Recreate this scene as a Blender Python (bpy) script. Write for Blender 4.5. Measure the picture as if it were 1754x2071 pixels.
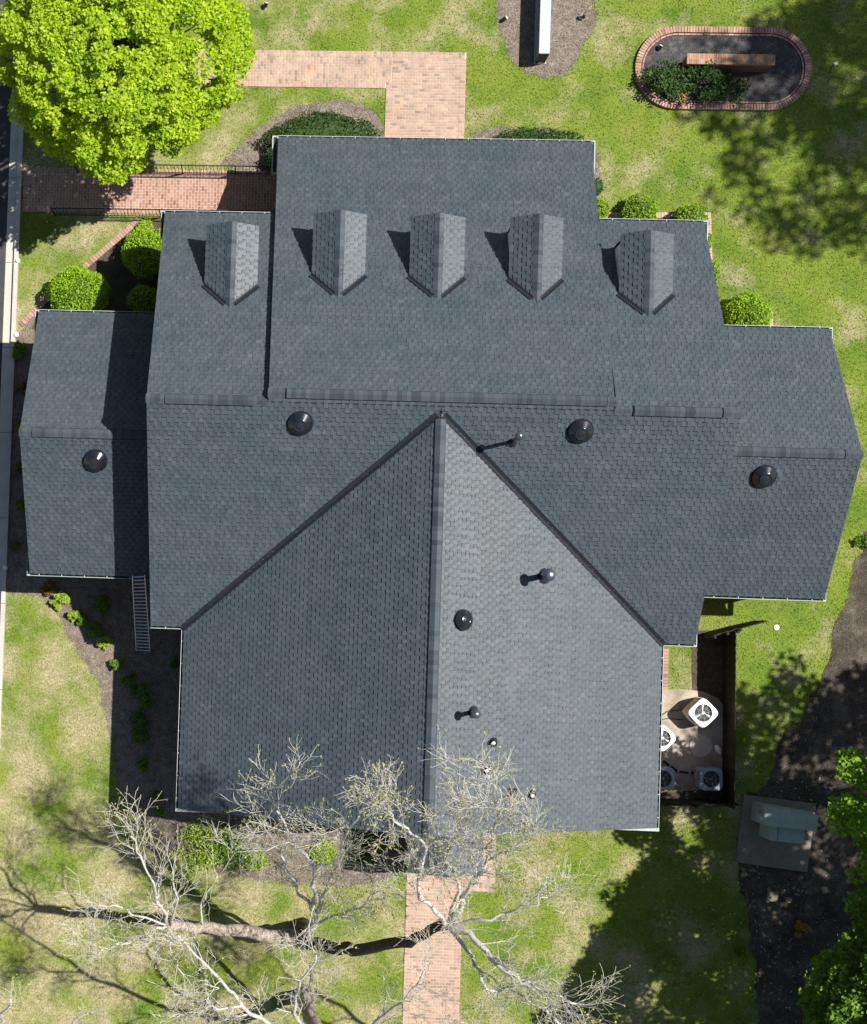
import bpy, bmesh, math, random
import numpy as np
from mathutils import Vector, Matrix
random.seed(7); RNG = np.random.default_rng(11)
for o in list(bpy.data.objects): bpy.data.objects.remove(o)
S = bpy.context.scene; COL = S.collection

# ------------------------------------------------------------------ camera, light, exposure
FPX, PPX, PPY = 2866.54, 410.21, 1185.69            # focal length and optical axis in photograph pixels
CAM = np.array([0.0, 0.0, 50.0]); ANG = (0.02217373, 0.05292098, 0.03378119)
cam_d = bpy.data.cameras.new('camera'); cam = bpy.data.objects.new('camera', cam_d); COL.objects.link(cam)
cam.location = CAM; cam.rotation_mode = 'XYZ'; cam.rotation_euler = ANG
cam_d.sensor_fit = 'VERTICAL'; cam_d.sensor_height = 24; cam_d.lens = FPX/2071*24
cam_d.shift_x = (877-PPX)/2071; cam_d.shift_y = (PPY-1035.5)/2071
cam_d.clip_end = 2000; S.camera = cam
SUN = Vector((0.65, 0.17, 1.0)).normalized()
w = bpy.data.worlds.new('World'); S.world = w; w.use_nodes = True
sky = w.node_tree.nodes.new('ShaderNodeTexSky'); sky.sky_type = 'NISHITA'; sky.sun_disc = False
sky.sun_elevation = math.asin(SUN.z); sky.sun_rotation = math.atan2(SUN.x, SUN.y)
bg = w.node_tree.nodes['Background']; w.node_tree.links.new(sky.outputs[0], bg.inputs[0]); bg.inputs[1].default_value = 0.055
sd = bpy.data.lights.new('sun', 'SUN'); sd.energy = 5.0; sd.angle = math.radians(0.53); sd.color = (1, 0.965, 0.91)
so = bpy.data.objects.new('sun', sd); COL.objects.link(so); so.rotation_euler = SUN.to_track_quat('Z', 'Y').to_euler()
S.view_settings.view_transform = 'Standard'; S.view_settings.look = 'None'; S.view_settings.gamma = 1
S.view_settings.exposure = 0.45
S.view_settings.use_curve_mapping = False

# ------------------------------------------------------------------ helpers
MROT = np.array(cam.rotation_euler.to_matrix())
def G(u, v, z=0.0):
    """world point at height z seen at photograph pixel (u, v)"""
    d = MROT @ np.array([(u-PPX)/FPX, -(v-PPY)/FPX, -1.0]); t = (z-CAM[2])/d[2]
    return CAM + t*d
def NT(m): m.use_nodes = True; return m.node_tree
def mat(name, col, rough=0.8, col2=None, scale=8, bump=0.0, bscale=60, metal=0.0, stops=None, detail=6, rnd=None, fine=None, mid=None, trans=0.0, spec=0.3, coat=0):
    """procedural surface: noise between colours, optional per-piece random tint, fine grain and bump"""
    m = bpy.data.materials.new(name); t = NT(m); N = t.nodes; L = t.links
    b = N['Principled BSDF']; b.inputs['Roughness'].default_value = rough; b.inputs['Metallic'].default_value = metal
    b.inputs['Specular IOR Level'].default_value = spec; b.inputs['Coat Weight'].default_value = coat
    tc = N.new('ShaderNodeNewGeometry'); out = None
    if col2 is None and stops is None: stops = [(0.3, col), (0.7, tuple(c*0.88 for c in col))]
    elif stops is None: stops = [(0.35, col), (0.65, col2)]
    n = N.new('ShaderNodeTexNoise'); n.inputs['Scale'].default_value = scale; n.inputs['Detail'].default_value = detail
    n.inputs['Roughness'].default_value = 0.65
    L.new(tc.outputs['Position'], n.inputs['Vector'])
    r = N.new('ShaderNodeValToRGB'); L.new(n.outputs[0], r.inputs[0])
    while len(r.color_ramp.elements) < len(stops): r.color_ramp.elements.new(0.5)
    for e, (p, c) in zip(r.color_ramp.elements, stops): e.position = p; e.color = (*c, 1)
    out = r.outputs[0]
    def mul(a, fac_socket, lo, hi):
        mr = N.new('ShaderNodeMapRange'); mr.inputs['To Min'].default_value = lo; mr.inputs['To Max'].default_value = hi
        L.new(fac_socket, mr.inputs['Value'])
        mx = N.new('ShaderNodeVectorMath'); mx.operation = 'SCALE'; L.new(a, mx.inputs[0]); L.new(mr.outputs[0], mx.inputs['Scale'])
        return mx.outputs[0]
    if rnd:
        oi = N.new('ShaderNodeObjectInfo'); ad = N.new('ShaderNodeMath'); ad.operation = 'ADD'
        L.new(tc.outputs['Random Per Island'], ad.inputs[0]); L.new(oi.outputs['Random'], ad.inputs[1])
        fr = N.new('ShaderNodeMath'); fr.operation = 'FRACT'; L.new(ad.outputs[0], fr.inputs[0])
        if isinstance(rnd, list):
            r2 = N.new('ShaderNodeValToRGB'); L.new(fr.outputs[0], r2.inputs[0])
            while len(r2.color_ramp.elements) < len(rnd): r2.color_ramp.elements.new(0.5)
            for e, (p, c) in zip(r2.color_ramp.elements, rnd): e.position = p; e.color = (*c, 1)
            mm = N.new('ShaderNodeVectorMath'); mm.operation = 'MULTIPLY'; L.new(out, mm.inputs[0]); L.new(r2.outputs[0], mm.inputs[1]); out = mm.outputs[0]
        else: out = mul(out, fr.outputs[0], rnd[0], rnd[1])
    if fine:
        n2 = N.new('ShaderNodeTexNoise'); n2.inputs['Scale'].default_value = fine[0]; n2.inputs['Detail'].default_value = 3
        L.new(tc.outputs['Position'], n2.inputs['Vector'])
        mr = N.new('ShaderNodeMapRange'); mr.inputs['From Min'].default_value = .3; mr.inputs['From Max'].default_value = .7
        L.new(n2.outputs[0], mr.inputs['Value']); out = mul(out, mr.outputs[0], fine[1], fine[2])
    if mid:
        n4 = N.new('ShaderNodeTexNoise'); n4.inputs['Scale'].default_value = mid[0]; n4.inputs['Detail'].default_value = 5; n4.inputs['Roughness'].default_value = .7
        L.new(tc.outputs['Position'], n4.inputs['Vector'])
        mr = N.new('ShaderNodeMapRange'); mr.inputs['From Min'].default_value = .3; mr.inputs['From Max'].default_value = .7
        L.new(n4.outputs[0], mr.inputs['Value']); out = mul(out, mr.outputs[0], mid[1], mid[2])
    L.new(out, b.inputs['Base Color'])
    if bump:
        n3 = N.new('ShaderNodeTexNoise'); n3.inputs['Scale'].default_value = bscale; n3.inputs['Detail'].default_value = 4
        L.new(tc.outputs['Position'], n3.inputs['Vector'])
        bp = N.new('ShaderNodeBump'); bp.inputs['Strength'].default_value = bump; bp.inputs['Distance'].default_value = 0.02
        L.new(n3.outputs[0], bp.inputs['Height']); L.new(bp.outputs[0], b.inputs['Normal'])
    if trans:
        tr = N.new('ShaderNodeBsdfTranslucent'); L.new(out, tr.inputs['Color']); mx = N.new('ShaderNodeMixShader')
        mx.inputs[0].default_value = trans; L.new(b.outputs[0], mx.inputs[1]); L.new(tr.outputs[0], mx.inputs[2])
        L.new(mx.outputs[0], N['Material Output'].inputs['Surface'])
    return m

class MB:
    """collects faces, builds ONE mesh object"""
    def __init__(s): s.v = []; s.f = []; s.mi = []
    def add(s, vs, fs, mi=0):
        b = len(s.v); s.v += [tuple(map(float, q)) for q in vs]
        for f in fs: s.f.append(tuple(b+i for i in f)); s.mi.append(mi)
    def box(s, c, h, ax=None, mi=0):
        c = np.array(c, float); A = np.eye(3) if ax is None else np.array(ax, float)
        vs = [c + A[0]*h[0]*i + A[1]*h[1]*j + A[2]*h[2]*k for k in (-1, 1) for j in (-1, 1) for i in (-1, 1)]
        s.add(vs, [(0,2,3,1), (4,5,7,6), (0,1,5,4), (2,6,7,3), (0,4,6,2), (1,3,7,5)], mi)
    def prism(s, poly, z0, z1, mi=0):
        n = len(poly); vs = [(x, y, z0) for x, y in poly] + [(x, y, z1) for x, y in poly]
        s.add(vs, [tuple(range(n-1, -1, -1)), tuple(range(n, 2*n))] + [(i, (i+1) % n, n+(i+1) % n, n+i) for i in range(n)], mi)
    def tube(s, pts, rad, k=6, mi=0, cap=True):
        pts = [np.array(q, float) for q in pts]; n = len(pts)
        if not hasattr(rad, '__len__'): rad = [rad]*n
        T = pts[1]-pts[0]; a = np.array([0, 0, 1.0]) if abs(T[2]) < .9*np.linalg.norm(T) else np.array([1.0, 0, 0])
        b0 = len(s.v)
        for i in range(n):
            T = pts[min(i+1, n-1)]-pts[max(i-1, 0)]; T = T/(np.linalg.norm(T)+1e-9)
            u = np.cross(T, a); u /= (np.linalg.norm(u)+1e-9); v = np.cross(T, u); a = np.cross(u, T)
            for j in range(k):
                th = 2*math.pi*j/k; s.v.append(tuple(pts[i]+rad[i]*(math.cos(th)*u+math.sin(th)*v)))
        for i in range(n-1):
            for j in range(k): s.f.append((b0+i*k+j, b0+i*k+(j+1) % k, b0+(i+1)*k+(j+1) % k, b0+(i+1)*k+j)); s.mi.append(mi)
        if cap:
            s.f.append(tuple(b0+(n-1)*k+j for j in range(k))); s.mi.append(mi); s.f.append(tuple(b0+j for j in range(k-1, -1, -1))); s.mi.append(mi)
    def lathe(s, prof, c=(0, 0, 0), k=24, ax=None, mi=0):
        c = np.array(c, float); A = np.eye(3) if ax is None else np.array(ax, float); b0 = len(s.v)
        for r, z in prof:
            for j in range(k):
                th = 2*math.pi*j/k; s.v.append(tuple(c+A[0]*r*math.cos(th)+A[1]*r*math.sin(th)+A[2]*z))
        for i in range(len(prof)-1):
            for j in range(k): s.f.append((b0+i*k+j, b0+i*k+(j+1) % k, b0+(i+1)*k+(j+1) % k, b0+(i+1)*k+j)); s.mi.append(mi)
        s.f.append(tuple(b0+(len(prof)-1)*k+j for j in range(k))); s.mi.append(mi)
    def mesh(s, name, mats, smooth=False):
        me = bpy.data.meshes.new(name); me.from_pydata(s.v, [], s.f)
        for m in (mats if isinstance(mats, (list, tuple)) else [mats]): me.materials.append(m)
        me.polygons.foreach_set('material_index', s.mi)
        if smooth: me.polygons.foreach_set('use_smooth', [True]*len(s.f))
        me.update(); return me
    def build(s, name, mats, parent=None, smooth=False, **kw):
        o = bpy.data.objects.new(name, s.mesh(name, mats, smooth)); COL.objects.link(o); o.parent = parent
        for k, v in kw.items(): o[k] = v
        return o
def inst(name, me, loc=(0, 0, 0), rot=(0, 0, 0), parent=None, scale=None, mtx=None, **kw):
    o = bpy.data.objects.new(name, me); COL.objects.link(o); o.parent = parent
    if mtx is not None: o.matrix_basis = mtx
    else: o.location = loc; o.rotation_euler = rot
    if scale is not None: o.scale = scale
    for k, v in kw.items(): o[k] = v
    return o
def thing(name, label, cat, loc=(0, 0, 0), rz=0, group=None):
    o = bpy.data.objects.new(name, None); COL.objects.link(o); o.location = loc; o.rotation_euler = (0, 0, rz)
    o.empty_display_size = .2; o['label'] = label; o['category'] = cat
    if group: o['group'] = group
    return o
def tag(o, label, cat, group=None):
    o['label'] = label; o['category'] = cat
    if group: o['group'] = group
    return o
def copy_tree(o, parent=None):
    c = o.copy(); COL.objects.link(c); c.parent = parent
    for ch in o.children: copy_tree(ch, c)
    return c
def mtx(O, X, Y, Z):
    m = Matrix.Identity(4)
    for i in range(3): m[i][0] = X[i]; m[i][1] = Y[i]; m[i][2] = Z[i]; m[i][3] = O[i]
    return m
def unit(a): a = np.array(a, float); return a/np.linalg.norm(a)
def in_poly(P, poly):
    x, y = P[:, 0], P[:, 1]; c = np.zeros(len(P), bool); n = len(poly)
    for i in range(n):
        x0, y0 = poly[i]; x1, y1 = poly[(i+1) % n]
        k = ((y0 > y) != (y1 > y)) & (x < (x1-x0)*(y-y0)/(y1-y0+1e-12)+x0); c ^= k
    return c
def PG(pts, z=0): return [tuple(G(u, v, z)[:2]) for u, v in pts]
def smooth_poly(pts, n=4, jit=0.0):
    P = [np.array(q, float) for q in pts]
    for _ in range(n):
        Q = []
        for i in range(len(P)): a, b = P[i], P[(i+1) % len(P)]; Q += [a*.75+b*.25, a*.25+b*.75]
        P = Q
    if jit:
        P = [q+RNG.normal(0, jit, 2) for q in P]
    return [tuple(q) for q in P]

# ------------------------------------------------------------------ materials
SH = [(0.0, (.86, .90, .93)), (0.3, (.95, .98, 1.0)), (0.55, (1.0, 1.0, 1.02)), (0.85, (1.06, 1.05, 1.08)), (1.0, (1.20, 1.22, 1.22))]
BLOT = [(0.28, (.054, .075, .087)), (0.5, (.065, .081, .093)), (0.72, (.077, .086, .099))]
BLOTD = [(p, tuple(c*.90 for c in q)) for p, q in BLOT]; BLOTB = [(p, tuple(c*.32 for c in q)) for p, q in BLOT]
M_tooth = mat('shingle_granules', None, .50, stops=BLOT, scale=.55, rnd=SH, fine=(45, .84, 1.16), mid=(2.2, .86, 1.14), spec=.50)
M_base = mat('shingle_backer', None, .55, stops=BLOTD, scale=.55, rnd=[(0, (.85, .85, .85)), (1, (1.1, 1.1, 1.1))], fine=(45, .86, 1.14), mid=(2.2, .88, 1.12), spec=.45)
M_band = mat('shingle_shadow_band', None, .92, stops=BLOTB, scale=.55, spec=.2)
M_cap = mat('ridge_cap_granules', None, .6, stops=[(p, (c[0]*.98, c[1]*.94, c[2]*.94)) for p, c in BLOT], scale=.8, rnd=[(0, (.62, .65, .69)), (.35, (.92, .93, .95)), (1, (1.22, 1.2, 1.2))], fine=(45, .88, 1.12), spec=.2)
M_flash = mat('dark_flashing_metal', (.016, .018, .024), .6, (.024, .026, .032), spec=.2)
M_gap = mat('vent_mesh_black', (.006, .006, .007), .9)
M_trim = mat('white_trim_paint', (.50, .53, .50), .6, (.40, .45, .43), scale=3)
M_gutin = mat('gutter_channel_dark', (.016, .03, .03), .7, (.03, .04, .035), scale=12)  # near-black green for gutter channels, return tops and the lid seam
M_side = mat('white_clapboard', (.82, .82, .82), .5, (.76, .76, .77), scale=3)
M_wall = None
def brick_wall_mat():
    m = bpy.data.materials.new('brick_wall_masonry'); t = NT(m); N = t.nodes; L = t.links; b = N['Principled BSDF']
    tc = N.new('ShaderNodeTexCoord'); g = N.new('ShaderNodeNewGeometry'); sep = N.new('ShaderNodeSeparateXYZ'); L.new(g.outputs['Position'], sep.inputs[0])
    ad = N.new('ShaderNodeMath'); L.new(sep.outputs[0], ad.inputs[0]); L.new(sep.outputs[1], ad.inputs[1])
    cb = N.new('ShaderNodeCombineXYZ'); L.new(ad.outputs[0], cb.inputs[0]); L.new(sep.outputs[2], cb.inputs[1])
    br = N.new('ShaderNodeTexBrick'); br.inputs['Scale'].default_value = 1; br.inputs['Brick Width'].default_value = .213; br.inputs['Row Height'].default_value = .072
    br.inputs['Mortar Size'].default_value = .006; br.inputs['Color1'].default_value = (.25, .09, .06, 1); br.inputs['Color2'].default_value = (.17, .06, .045, 1); br.inputs['Mortar'].default_value = (.42, .36, .3, 1)
    L.new(cb.outputs[0], br.inputs['Vector']); L.new(br.outputs[0], b.inputs['Base Color']); b.inputs['Roughness'].default_value = .85
    bp = N.new('ShaderNodeBump'); bp.inputs['Distance'].default_value = .01; bp.invert = True; L.new(br.outputs['Fac'], bp.inputs['Height']); L.new(bp.outputs[0], b.inputs['Normal'])
    return m
M_wall = brick_wall_mat()
M_glass = mat('window_glass_dark', (.02, .025, .03), .08, (.03, .035, .04), spec=.6)
M_black = mat('black_gloss_metal', (.010, .012, .016), .19, (.020, .023, .028), scale=9, metal=.2, spec=.8, coat=.2)
M_ball = mat('weathered_dark_metal_cap', (.16, .18, .21), .33, (.24, .26, .29), scale=14, metal=.8, spec=.8)
M_rubber = mat('black_rubber_boot', (.02, .02, .022), .6)
M_iron = mat('black_painted_iron', (.018, .018, .02), .45, (.03, .028, .026), scale=15)
BR = [(0, (.66, .60, .60)), (.12, (.90, .86, .86)), (.5, (1.0, .98, .97)), (.8, (1.1, 1.06, 1.03)), (1, (1.22, 1.3, 1.34))]
M_brickA = mat('paving_brick_dark_red', None, .85, stops=[(.3, (.35, .20, .15)), (.7, (.42, .25, .19))], scale=1.2, rnd=BR, fine=(55, .85, 1.1), mid=(1.7, .82, 1.16), spec=.25)
M_brickB = mat('paving_brick_salmon', None, .85, stops=[(.28, (.42, .275, .205)), (.5, (.47, .33, .25)), (.72, (.49, .29, .19))], scale=1.3, rnd=[(0, (.62, .68, .74)), (.2, (.92, .92, .93)), (.6, (1, 1, 1)), (1, (1.1, 1.12, 1.1))], fine=(55, .86, 1.1), mid=(1.7, .82, 1.14), spec=.25)
M_brickE = mat('edging_brick_red', None, .85, stops=[(.3, (.42, .245, .19)), (.7, (.48, .31, .24))], scale=1.4, rnd=BR, fine=(55, .8, 1.12), spec=.25)
M_brickR = mat('edging_brick_weathered', None, .85, stops=[(.3, (.52, .35, .29)), (.7, (.55, .40, .33))], scale=1.4, rnd=BR, fine=(55, .85, 1.1), spec=.25)
M_mortar = mat('pale_mortar_sand', (.62, .50, .40), .95, (.56, .45, .36), scale=3, fine=(40, .88, 1.08), mid=(1.7, .80, 1.1))
M_mortarA = mat('pink_mortar', (.68, .53, .44), .95, (.62, .47, .38), scale=3, fine=(40, .88, 1.08))
M_conc = mat('kerb_concrete', (.50, .46, .40), .9, (.60, .56, .49), scale=1.6, fine=(30, .88, 1.08), bump=.15, bscale=40)
M_pad = mat('equipment_pad_concrete', None, .9, stops=[(.3, (.22, .175, .13)), (.48, (.40, .34, .265)), (.68, (.53, .47, .385))], scale=1.1, fine=(30, .85, 1.1))
M_pad2 = mat('old_pad_concrete', (.20, .18, .14), .95, (.27, .24, .19), scale=4, fine=(35, .8, 1.1))
M_asph = mat('road_asphalt', (.055, .055, .06), .95, (.075, .073, .072), scale=2, fine=(60, .75, 1.25), bump=.3, bscale=120)
M_mulch = mat('bark_mulch', None, .98, stops=[(.25, (.12, .095, .075)), (.5, (.22, .18, .145)), (.75, (.32, .275, .22))], scale=3.5, fine=(22, .5, 1.4), bump=.8, bscale=40)
M_mulchD = mat('dark_mulch_fine', None, .98, stops=[(.3, (.045, .043, .043)), (.55, (.08, .075, .073)), (.75, (.17, .16, .15))], scale=5, fine=(30, .45, 1.5), bump=.8, bscale=45)
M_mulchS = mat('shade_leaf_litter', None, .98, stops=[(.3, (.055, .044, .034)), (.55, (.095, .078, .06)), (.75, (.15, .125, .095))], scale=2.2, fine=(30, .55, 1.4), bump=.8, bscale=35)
M_litterbed = mat('shade_darkened_litter', None, .98, stops=[(.3, (.030, .024, .019)), (.5, (.07, .058, .046)), (.68, (.15, .125, .10))], scale=.9, fine=(30, .45, 1.6), mid=(4, .6, 1.4), bump=.8, bscale=35)  # litter darkened so its own colour carries the deep tree shade
M_bark = mat('sycamore_trunk_bark', None, .95, stops=[(.3, (.19, .145, .11)), (.5, (.40, .33, .27)), (.68, (.55, .48, .41))], scale=7, fine=(22, .7, 1.2), bump=.9, bscale=20)
M_barkW = mat('pale_upper_bark', None, .8, stops=[(.3, (.36, .34, .31)), (.5, (.60, .58, .54)), (.7, (.68, .66, .62))], scale=6, fine=(25, .8, 1.1))
M_barkT = mat('twig_bark', None, .85, stops=[(.3, (.36, .33, .28)), (.7, (.58, .56, .50))], scale=3)
M_barkDk = mat('limb_shade_bark', (.045, .036, .028), .95, (.10, .08, .06), scale=8, fine=(22, .7, 1.2), bump=.7, bscale=20)  # trunk bark darkened, the limb's shaded side put into the colour
M_barkD = mat('brown_bark', (.09, .07, .05), .95, (.14, .11, .085), scale=8, bump=.5)
def leafmat(name, stops, rnd, trans=.35, rough=.55):
    return mat(name, None, rough, stops=stops, scale=.9, rnd=rnd, trans=trans, spec=.25)
LR = [(0, (.62, .68, .6)), (.4, (.95, .97, .9)), (.7, (1.05, 1.03, 1)), (1, (1.3, 1.18, 1.2))]
M_lime = leafmat('lime_maple_leaf', [(.3, (.34, .53, .018)), (.55, (.47, .63, .028)), (.8, (.60, .71, .06))], LR, .42)
M_oak = leafmat('green_tree_leaf', [(.3, (.10, .20, .02)), (.7, (.18, .32, .03))], LR, .35)
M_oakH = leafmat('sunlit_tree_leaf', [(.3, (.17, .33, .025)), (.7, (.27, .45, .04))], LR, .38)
M_box = leafmat('boxwood_leaf', [(.3, (.25, .45, .014)), (.7, (.35, .54, .022))], LR, .25)
M_boxY = leafmat('yellow_green_shrub_leaf', [(.3, (.30, .40, .03)), (.52, (.24, .42, .025)), (.75, (.42, .34, .10))], LR, .25)
M_hedge = leafmat('dark_hedge_leaf', [(.3, (.032, .075, .018)), (.7, (.06, .12, .03))], LR, .15)
M_juni = leafmat('dark_conifer_leaf', [(.3, (.035, .08, .018)), (.7, (.065, .13, .028))], LR, .15)
M_bed = leafmat('ground_shrub_leaf', [(.3, (.10, .21, .02)), (.7, (.20, .33, .03))], LR, .3)
M_bedY = leafmat('bright_shrub_leaf', [(.3, (.30, .46, .04)), (.7, (.42, .55, .08))], LR, .3)
M_rust = leafmat('rust_shrub_leaf', [(.3, (.28, .11, .03)), (.7, (.18, .15, .03))], LR, .2)
M_orange = leafmat('dry_orange_leaf', [(.3, (.42, .22, .07)), (.7, (.36, .26, .08))], LR, .2)
M_core = mat('shrub_inner_twigs', (.04, .075, .015), .95, (.05, .08, .02))
M_bud = leafmat('spring_bud', [(.3, (.42, .42, .12)), (.7, (.52, .46, .20))], LR, .3)
M_acW = mat('white_powder_coat', (.80, .78, .76), .35, (.74, .72, .70), scale=5)
M_acG = mat('shade_toned_grey_coat', (.30, .34, .40), .4, (.25, .29, .34), scale=6)  # grey coat made darker and bluer, with yard shade in the colour
M_acI = mat('unit_interior_dark', (.03, .035, .04), .6)
M_blade = mat('fan_blade_grey', (.62, .62, .63), .4)
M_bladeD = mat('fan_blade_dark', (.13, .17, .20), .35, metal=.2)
M_green = mat('green_transformer_paint', (.32, .42, .35), .45, (.40, .49, .42), scale=5, fine=(20, .9, 1.08))
M_meter = mat('meter_housing_grey', (.42, .45, .52), .4)
M_white = mat('white_plastic', (.8, .8, .78), .4)
M_sign = mat('sign_panel_white', (.50, .53, .56), .5, (.46, .49, .52), scale=2)
M_signS = mat('sign_face_grey', (.22, .27, .29), .5, (.27, .31, .33), scale=5)
M_signD = mat('sign_dark_blue', (.02, .03, .05), .5)
M_fence = mat('dark_stained_board', (.020, .017, .014), .8, (.032, .027, .021), scale=6, rnd=(.8, 1.2))
M_alu = mat('ladder_aluminium', (.78, .76, .75), .45, (.70, .68, .67), scale=10, metal=.15)
M_litter = mat('fallen_leaf_pale', (.42, .36, .22), .9, rnd=(.5, 1.3))

# ------------------------------------------------------------------ THE SETTING: ground
def lawn_mat():
    m = bpy.data.materials.new('lawn_turf'); t = NT(m); N = t.nodes; L = t.links; b = N['Principled BSDF']
    b.inputs['Roughness'].default_value = .95; b.inputs['Specular IOR Level'].default_value = .1
    g = N.new('ShaderNodeNewGeometry')
    def noise(sc, det=5, ro=.6):
        n = N.new('ShaderNodeTexNoise'); n.inputs['Scale'].default_value = sc; n.inputs['Detail'].default_value = det; n.inputs['Roughness'].default_value = ro
        L.new(g.outputs['Position'], n.inputs['Vector']); return n.outputs[0]
    def ramp(s, st):
        r = N.new('ShaderNodeValToRGB'); L.new(s, r.inputs[0])
        while len(r.color_ramp.elements) < len(st): r.color_ramp.elements.new(.5)
        for e, (p, c) in zip(r.color_ramp.elements, st): e.position = p; e.color = (*c, 1)
        return r.outputs[0]
    # green and yellow turf; dry tan where the grass is thin (more to the south-west, lusher to the east)
    turf = ramp(noise(.55), [(.26, (.085, .175, .018)), (.42, (.145, .215, .03)), (.56, (.19, .25, .036)), (.72, (.235, .255, .058))])
    dry = ramp(noise(3.5), [(.3, (.32, .29, .13)), (.7, (.46, .395, .24))])
    sp = N.new('ShaderNodeSeparateXYZ'); L.new(g.outputs['Position'], sp.inputs[0])
    mx = N.new('ShaderNodeMapRange'); L.new(sp.outputs[0], mx.inputs['Value']); mx.inputs['From Min'].default_value = -6; mx.inputs['From Max'].default_value = 16; mx.inputs['To Min'].default_value = .05; mx.inputs['To Max'].default_value = -.055
    my = N.new('ShaderNodeMapRange'); L.new(sp.outputs[1], my.inputs['Value']); my.inputs['From Min'].default_value = -10; my.inputs['From Max'].default_value = 4; my.inputs['To Min'].default_value = .05; my.inputs['To Max'].default_value = 0
    a1 = N.new('ShaderNodeMath'); L.new(mx.outputs[0], a1.inputs[0]); L.new(my.outputs[0], a1.inputs[1])
    a2 = N.new('ShaderNodeMath'); L.new(a1.outputs[0], a2.inputs[0]); L.new(noise(.6, 7, .6), a2.inputs[1])
    fac = N.new('ShaderNodeMapRange'); L.new(a2.outputs[0], fac.inputs['Value']); fac.inputs['From Min'].default_value = .47; fac.inputs['From Max'].default_value = .68
    mix = N.new('ShaderNodeMix'); mix.data_type = 'RGBA'; L.new(fac.outputs[0], mix.inputs[0]); L.new(turf, mix.inputs[6]); L.new(dry, mix.inputs[7])
    f1 = N.new('ShaderNodeMapRange'); L.new(noise(14, 6, .75), f1.inputs['Value']); f1.inputs['From Min'].default_value = .3; f1.inputs['From Max'].default_value = .7; f1.inputs['To Min'].default_value = .58; f1.inputs['To Max'].default_value = 1.42
    v = N.new('ShaderNodeVectorMath'); v.operation = 'SCALE'; L.new(mix.outputs[2], v.inputs[0]); L.new(f1.outputs[0], v.inputs['Scale'])
    L.new(v.outputs[0], b.inputs['Base Color'])
    bp = N.new('ShaderNodeBump'); bp.inputs['Strength'].default_value = .8; bp.inputs['Distance'].default_value = .05; L.new(noise(22, 5, .7), bp.inputs['Height']); L.new(bp.outputs[0], b.inputs['Normal'])
    return m
M_lawn = lawn_mat()
def sheet(name, poly, z, m, parent=None, **kw):
    s = MB(); s.add([(x, y, z) for x, y in poly], [tuple(range(len(poly)))]); o = s.build(name, m, parent)
    if parent is None: o['kind'] = 'structure'
    for k, v in kw.items(): o[k] = v
    return o
def ccw(P):
    a = sum(P[i][0]*P[(i+1) % len(P)][1]-P[(i+1) % len(P)][0]*P[i][1] for i in range(len(P)))
    return P if a > 0 else P[::-1]
sheet('lawn', [(-400, -400), (400, -400), (400, 400), (-400, 400)], 0, M_lawn)
# kerb line
ka, kb = G(46, 320), G(2, 1480)
kd = unit((kb-ka)); kn = np.array([kd[1], -kd[0], 0]);
if kn[0] > 0: kn = -kn                                             # towards the road
def kp(t, off, z=0): q = ka+kd*t+kn*off; return (q[0], q[1], z)
sheet('road', ccw([kp(-80, .40)[:2], kp(90, .40)[:2], kp(90, 9)[:2], kp(-80, 9)[:2]]), .004, M_asph)
kerb = bpy.data.objects.new('kerb', None); COL.objects.link(kerb); kerb['kind'] = 'structure'
t0 = (G(36, 360)-ka) @ kd
for i in range(-6, 14):
    a, b = t0+i*3.05+.008, t0+(i+1)*3.05-.008
    s = MB(); q = [kp(a, 0), kp(b, 0), kp(b, .15), kp(a, .15)]; s.prism(ccw([x[:2] for x in q]), -.2, .13)
    s.build('kerb_stone', M_conc, kerb)
    s = MB(); q = [kp(a, .165), kp(b, .165), kp(b, .47), kp(a, .47)]; s.prism(ccw([x[:2] for x in q]), -.2, .012)
    s.build('gutter_slab', M_conc, kerb)
sheet('kerb_joint_bed', ccw([kp(-40, .46)[:2], kp(60, .46)[:2], kp(60, .0)[:2], kp(-40, .0)[:2]]), .0055, M_rubber)

BEDS = []
from mathutils import noise as mnoise
def ragged(P, amp=.10):
    Q = []; n = len(P)
    for i in range(n):
        a, b = np.array(P[i]), np.array(P[(i+1) % n]); L_ = np.linalg.norm(b-a); k = max(1, int(L_/.12))
        d = (b-a)/(L_+1e-9); nn = np.array([-d[1], d[0]])
        for j in range(k):
            q = a+(b-a)*j/k; w_ = mnoise.noise((q[0]*.9, q[1]*.9, 3))*2.2+mnoise.noise((q[0]*3.5, q[1]*3.5, 9))*1.0+mnoise.noise((q[0]*11, q[1]*11, 5))*.5
            Q.append(tuple(q+nn*amp*w_))
    return Q
def bed(name, pts, m, z=.008, n=3, jit=0, amp=.10):
    P = ragged(smooth_poly(PG(pts), n, jit), amp); BEDS.append(P); return sheet(name, ccw(P), z, m)
bed('mulch_bed', [(1022, -80), (1003, 10), (1006, 55), (1018, 90), (1035, 120), (1052, 143), (1085, 160), (1120, 158), (1150, 140), (1175, 105), (1195, 60), (1203, 15), (1190, -80)], M_mulch)
bed('mulch_bed', [(430, 338), (470, 312), (500, 290), (545, 240), (600, 215), (680, 200), (740, 215), (772, 245), (782, 300), (782, 400), (560, 400), (560, 345)], M_mulch, z=.007)
bed('mulch_bed', [(940, 262), (985, 262), (1080, 262), (1190, 275), (1218, 300), (1212, 400), (1222, 440), (1160, 520), (940, 520)], M_mulch, z=.007)
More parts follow.
